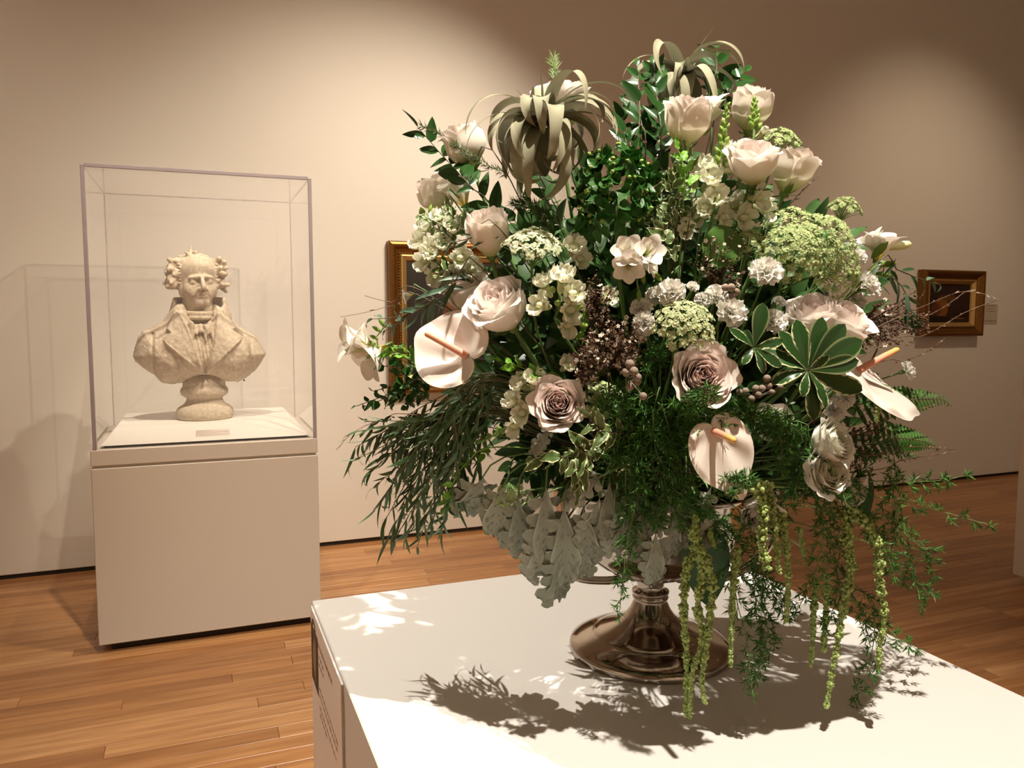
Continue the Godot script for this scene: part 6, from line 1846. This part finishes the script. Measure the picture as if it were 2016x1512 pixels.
func leafy_things() -> void:
	var bark := col(0.07, 0.05, 0.025)
	# glossy dark leaves at the top and left
	spray("ruscus_spray", "glossy dark leafy spray pointing left at the upper left", "foliage", [[985, 430, -0.02], [930, 370, 0.03], [870, 305, 0.04], [822, 250, 0.04]], T.ruscus, 17, 60, 0.75, M.leaf_gloss, bark, "", 0.05, 0.9)
	spray("ruscus_spray", "glossy dark leafy spray left of the top rose", "foliage", [[1270, 330, -0.03], [1262, 240, -0.02], [1255, 130, -0.03]], T.ruscus, 18, 52, 0.7, M.leaf_gloss, bark, "", 0.1, 0.4)
	spray("ruscus_spray", "glossy dark leafy spray in front of the top air plant", "foliage", [[1300, 320, -0.02], [1296, 220, -0.01], [1288, 125, -0.02]], T.ruscus, 18, 54, 0.7, M.leaf_gloss, bark, "", 0.1, 0.4)
	spray("ruscus_spray", "glossy dark leafy spray at the very top right", "foliage", [[1400, 300, -0.08], [1410, 180, -0.09], [1412, 95, -0.10]], T.ruscus, 15, 62, 0.8, M.leaf_gloss, bark, "", 0.3, 0.7)
	spray("ruscus_spray", "dark leafy spray leaning right at the very top", "foliage", [[1400, 260, -0.08], [1430, 190, -0.09], [1466, 140, -0.10]], T.ruscus, 11, 56, 0.7, M.leaf_gloss, bark, "", 0.3, 0.7)
	spray("ruscus_spray", "shadowy dark leafy spray between the air plant and top rose", "foliage", [[1250, 360, -0.02], [1232, 280, -0.02], [1225, 200, -0.03]], T.ruscus, 18, 46, 0.8, M.leaf_gloss, bark, "", 0.1, 0.2)
	spray("ruscus_spray", "shadowy dark leafy spray under the top rose", "foliage", [[1310, 400, -0.03], [1290, 320, -0.03], [1270, 250, -0.03]], T.ruscus, 16, 46, 0.8, M.leaf_gloss, bark, "", 0.1, 0.2)
	spray("ruscus_spray", "three dark leaves in front of the hidden white rose", "foliage", [[1100, 260, -0.04], [1085, 215, -0.03], [1078, 190, -0.03]], T.ruscus, 4, 40, 0.7, M.leaf_gloss, bark, "", 0.4, 0.7)
	# rosemary
	var ndl := [T.needle]
	fine_spray("rosemary_sprig", "dark rosemary sprig lying across the cream rose", "rosemary", [[1000, 345, 0.04], [930, 310, 0.06], [870, 268, 0.06], [826, 245, 0.05]], ndl, 300, 17, 0.85, M.leaf, col(0.09, 0.07, 0.03), "", 0.0, 0.13, 0.0, true, col(0.055, 0.085, 0.02))
	fine_spray("rosemary_sprig", "upright rosemary tip behind the large air plant", "rosemary", [[1106, 240, -0.10], [1098, 180, -0.10], [1090, 112, -0.10]], ndl, 200, 24, 0.65, M.leaf, col(0.09, 0.07, 0.03), "", 0.2, 0.10, 0.0, true, col(0.12, 0.18, 0.05))
	fine_spray("rosemary_sprig", "rosemary sprig under the large air plant", "rosemary", [[1100, 440, 0.0], [1050, 410, 0.02], [1010, 400, 0.02]], ndl, 220, 22, 0.8, M.leaf, col(0.09, 0.07, 0.03), "", 0.0, 0.12, 0.0, true, col(0.05, 0.10, 0.02))
	fine_spray("rosemary_sprig", "rosemary sprig right of the blush rose on the left", "rosemary", [[1090, 470, -0.01], [1060, 420, 0.0], [1030, 385, 0.0]], ndl, 220, 22, 0.8, M.leaf, col(0.09, 0.07, 0.03), "", 0.0, 0.12, 0.0, true, col(0.06, 0.12, 0.025))
	# variegated small leaves
	for q in [[[[1330, 470, 0.0], [1320, 400, 0.01], [1330, 340, 0.02]], 14, "wavy cream edged leaves below the top rose, left spray"], [[[1350, 480, 0.0], [1362, 400, 0.01], [1350, 300, 0.03]], 16, "wavy cream edged leaves below the top rose, right spray"],
			[[[1290, 470, -0.01], [1280, 400, 0.0], [1300, 350, 0.0]], 12, "wavy cream edged leaves beside the dark green head"], [[[1330, 520, 0.0], [1310, 470, 0.02], [1300, 430, 0.02]], 10, "wavy cream edged leaves above the freesia cluster"],
			[[[900, 480, -0.01], [868, 456, 0.02], [832, 430, 0.02]], 12, "wavy cream edged leaves among the far left snapdragons"], [[[930, 470, -0.01], [905, 440, 0.01], [880, 410, 0.01]], 10, "wavy cream edged leaves under the shaded left rose"],
			[[[915, 560, -0.02], [885, 540, 0.0], [862, 520, 0.01]], 10, "wavy cream edged leaves in front of the gilt frame"]]:
		spray("variegated_spray", q[2], "foliage", q[0], T.varieg, q[1], 40, 0.9, M.leaf, bark, "cream edged leaf sprays", 0.05, 0.2)
	spray("variegated_spray", "wavy cream edged leaves beside the open dusky pink rose", "foliage", [[1250, 860, 0.03], [1190, 850, 0.08], [1160, 820, 0.09]], T.varieg, 12, 48, 0.9, M.leaf, bark, "cream edged leaf sprays", 0.05, 0.4)
	spray("variegated_spray", "wavy cream edged leaves trailing low at the left", "foliage", [[1200, 870, 0.04], [1150, 890, 0.09], [1110, 900, 0.09], [1050, 905, 0.08]], T.varieg, 13, 50, 0.85, M.leaf, bark, "cream edged leaf sprays", 0.05, 0.4, true, true, 0.3)
	spray("variegated_spray", "wavy cream edged leaf tip hanging above the grey leaves", "foliage", [[1160, 870, 0.05], [1145, 910, 0.10], [1140, 960, 0.10]], T.varieg, 10, 50, 0.8, M.leaf, bark, "cream edged leaf sprays", 0.1, 0.4, true, true, 0.4)
	# leaf whorls
	whorl(1590, 730, 0.10, [[-50, -80, 8, 0, 0.0], [-84, -52, 14, 1, 0.1], [-20, -100, 2, 0, -0.2], [34, -104, -4, 2, 0.2], [74, -90, 4, 2, 0.3], [104, -62, 8, 2, 0.2], [96, -20, 14, 2, 0.4], [-70, 10, 20, 1, 0.2], [20, 96, 12, 0, 0.1], [50, 62, 24, 1, -0.3], [110, 44, 10, 0, 0.7], [20, -24, 40, 1, 0.6], [-18, 40, 30, 1, 0.4]], T.pitto, "large whorl of cream edged leaves at the right", M.leaf_gloss)
	whorl(1484, 684, 0.09, [[-44, -40, 10, 0, 0.1], [18, -86, 4, 2, 0.0], [52, -14, 20, 1, 0.4], [52, 34, 18, 0, 0.2], [22, 44, 22, 1, 0.0], [-20, -34, 24, 2, 0.2], [-26, 22, 30, 1, 0.3]], T.pitto, "small whorl of cream edged leaves right of the open rose", M.leaf_gloss)
	# bright green leaves
	spray("lime_leaf_sprig", "bright lime leaves right under the top rose", "foliage", [[1345, 400, 0.02], [1350, 345, 0.04], [1335, 295, 0.05]], T.bright, 9, 36, 0.8, M.leaf, col(0.2, 0.35, 0.06), "", 0.1, 0.3)
	spray("lime_leaf_sprig", "bright lime leaves below the flat anthurium", "foliage", [[1120, 760, 0.0], [1060, 735, 0.05], [990, 712, 0.06]], T.bright, 12, 34, 0.7, M.leaf, col(0.2, 0.35, 0.06), "", 0.1, 0.3)
	spray("lime_leaf_sprig", "bright lime fern like leaves low at the left", "foliage", [[990, 880, 0.0], [920, 910, 0.04], [888, 960, 0.04], [872, 1010, 0.04]], T.bright, 16, 26, 0.7, M.leaf, col(0.2, 0.35, 0.06), "", 0.1, 0.3)
	spray("lime_leaf_sprig", "bright lime leaves beside the snapdragon in the middle left", "foliage", [[1160, 600, 0.02], [1150, 640, 0.04], [1146, 680, 0.04]], T.bright, 7, 28, 0.8, M.leaf, col(0.2, 0.35, 0.06), "", 0.1, 0.3)
	spray("lime_leaf_sprig", "bright green buds and leaves left of the flat anthurium", "foliage", [[830, 730, 0.0], [800, 700, 0.03], [765, 690, 0.03]], T.bright, 9, 34, 0.8, M.leaf, col(0.2, 0.35, 0.06), "", 0.1, 0.3)
	single_leaf("round_leaf", [1398, 520, 0.02], [1450, 450, 0.04], T.galax, 0.2, "broad round green leaf under the right roses", M.leaf)
	single_leaf("broad_leaf", [1380, 1030, 0.02], [1402, 1215, 0.03], T.ruscus[0], 0.3, "broad olive leaf hanging right of the bowl's stem", M.leaf)
	single_leaf("broad_leaf", [1690, 930, 0.0], [1700, 1020, 0.0], T.ruscus[2], 0.2, "broad green leaf behind the lower right tassels", M.leaf)
	single_leaf("broad_leaf", [1786, 628, -0.02], [1828, 642, -0.01], T.ruscus[0], 0.6, "curled green leaf in front of the small gilt picture", M.leaf)
	single_leaf("broad_leaf", [1320, 540, 0.0], [1280, 590, 0.02], T.ruscus[0], -0.4, "broad dark leaf right of the freesia cluster", M.leaf)
	# eucalyptus with wide blades
	spray("willow_eucalyptus", "grey green willow leaves in front of the gilt frame", "foliage", [[960, 540, 0.02], [900, 555, 0.05], [840, 600, 0.06], [760, 650, 0.05]], T.euc_big, 12, 88, 0.45, M.leaf, col(0.10, 0.09, 0.04), "", 0.1, 0.8)
	spray("willow_eucalyptus", "grey green willow leaves above the flat anthurium", "foliage", [[950, 560, 0.02], [880, 580, 0.04], [800, 620, 0.04], [735, 628, 0.04]], T.euc_big, 10, 78, 0.4, M.leaf, col(0.10, 0.09, 0.04), "", 0.1, 0.8)
	spray("willow_eucalyptus", "grey green willow leaves crossing the left blush rose", "foliage", [[1000, 470, 0.05], [930, 470, 0.07], [880, 480, 0.06]], T.euc_big, 7, 64, 0.5, M.leaf, col(0.10, 0.09, 0.04), "", 0.1, 0.8)
	spray("willow_eucalyptus", "green willow leaves hanging below the yellow freesia", "foliage", [[1690, 560, 0.0], [1740, 540, 0.01], [1780, 570, 0.01], [1800, 640, 0.01]], T.euc_big, 14, 60, 0.7, M.leaf, col(0.10, 0.09, 0.04), "", 0.1, 0.5, true, true, 0.3)
	spray("willow_eucalyptus", "green willow leaves pointing at the small gilt picture", "foliage", [[1700, 540, -0.01], [1760, 530, 0.0], [1800, 545, 0.0], [1850, 560, 0.0]], T.euc_big, 9, 58, 0.5, M.leaf, col(0.10, 0.09, 0.04), "", 0.2, 0.6)
	# fine eucalyptus mass on the left
	var ends := [[690, 910], [700, 880], [720, 940], [735, 960], [742, 1000], [755, 1030], [770, 1050], [790, 1040], [800, 1060], [822, 1075], [830, 1040], [850, 1030], [870, 1050], [760, 900], [800, 960], [780, 930], [820, 990], [850, 950], [880, 990], [900, 1010], [740, 860], [720, 830], [770, 870], [830, 900], [870, 910], [905, 950], [810, 850], [860, 860], [700, 850], [920, 900], [940, 930], [850, 1010], [790, 1000], [760, 970]]
	for q in ends:
		var sx := rnd(930, 1010)
		var sy := rnd(740, 830)
		var mx: float = lerpf(sx, q[0], 0.55)
		var my: float = lerpf(sy, q[1], 0.38)
		fine_spray("fine_eucalyptus", "thin leaved green eucalyptus strand spilling down the left side", "foliage", [[sx, sy, 0.0], [mx, my, rnd(0.0, 0.06)], [q[0], q[1], rnd(-0.02, 0.05)]], T.euc, 26, rnd(44, 66), 0.5, M.leaf, col(0.12, 0.12, 0.05), "thin eucalyptus strands", 0.12, 1.0, 0.35, true, Color(1, 1, 1))
	for q in [[750, 720], [735, 770], [720, 800], [760, 800], [780, 760], [800, 800], [700, 800], [790, 730]]:
		spray("round_eucalyptus", "small round leaved dark sprig at the left edge", "foliage", [[880, 760, -0.02], [lerpf(880, q[0], 0.5), lerpf(760, q[1], 0.5) - 10, 0.0], [q[0], q[1], 0.01]], [T.salal[0], T.salal[1], T.euph[0]], 13, 24, 0.9, M.leaf, col(0.07, 0.06, 0.03), "small round leaved sprigs", 0.3, 0.3)
	# ferns
	fern([[1680, 800, -0.02], [1760, 790, -0.02], [1850, 786, -0.03], [1874, 800, -0.03]], 20, 44, "upper fern frond at the right edge")
	fern([[1680, 880, -0.01], [1760, 862, -0.01], [1830, 872, -0.02], [1850, 888, -0.02]], 20, 42, "lower fern frond at the right edge")
	# twigs
	var tw := col(0.13, 0.08, 0.05)
	twig([[1700, 640, 0.0], [1800, 610, 0.0], [1890, 575, 0.0], [1950, 582, 0.0], [1972, 596, 0.0]], "brown twig crossing the small gilt picture, upper one", tw, 20)
	twig([[1700, 660, 0.0], [1830, 620, 0.0], [1900, 575, 0.0], [1914, 570, 0.0]], "brown twig crossing the small gilt picture, middle one", tw, 16)
	twig([[1700, 700, 0.0], [1820, 660, 0.0], [1900, 615, 0.0], [1966, 590, 0.0]], "brown twig crossing the small gilt picture, lower one", tw, 14)
	twig([[1680, 740, -0.01], [1780, 710, -0.01], [1820, 695, -0.01], [1862, 665, -0.01]], "brown twig above the side on anthurium", tw, 12)
	twig([[1660, 860, 0.0], [1760, 820, 0.01], [1846, 796, 0.0]], "brown twig between the two fern fronds", tw, 14)
	twig([[1680, 900, 0.0], [1790, 880, 0.01], [1880, 886, 0.0]], "brown twig under the lower fern frond", tw, 14)
	twig([[1680, 930, 0.0], [1780, 905, 0.01], [1870, 892, 0.0]], "lowest brown twig at the right edge", tw, 14)
	twig([[1490, 470, -0.02], [1540, 420, -0.02], [1580, 375, -0.02], [1614, 346, -0.02]], "brown twig right of the blush rose pair", tw, 12)
	twig([[860, 590, 0.02], [780, 600, 0.03], [720, 615, 0.03], [670, 624, 0.03]], "bare twig at the left in front of the wall, upper one", tw, 3)
	twig([[860, 600, 0.02], [770, 595, 0.03], [718, 582, 0.03]], "bare twig at the left in front of the wall, short straight one", tw, 2)
	twig([[840, 820, 0.02], [760, 825, 0.03], [700, 848, 0.03], [662, 886, 0.03]], "reddish twig reaching out at the lower left edge", col(0.2, 0.09, 0.06), 14)

func fillers() -> void:
	# dark leafy stems that pack the inside of the bouquet all round
	for k in 200:
		var y := 0.93 - 1.55 * (k + 0.5) / 200.0
		var r := sqrt(maxf(0.0, 1.0 - y * y))
		var a := k * 2.39996
		var n := rt * r * cos(a) * DOME_R.x + Vector3.UP * y * DOME_R.y + hf * r * sin(a) * DOME_R.z
		var tip := DOME + n * rnd(0.55, 0.8)
		var mid := HEART.lerp(tip, 0.6) + Vector3.UP * 0.05
		spray("leafy_filler_stem", "dark green leafy stem packed deep inside the arrangement", "foliage", [HEART.lerp(mid, 0.5), mid, tip], T.salal, 16, 76, 0.9, M.leaf, col(0.05, 0.05, 0.02), "dark leafy stems inside the arrangement", 0.1, 0.0, true, true, 0.0, 0.0016)
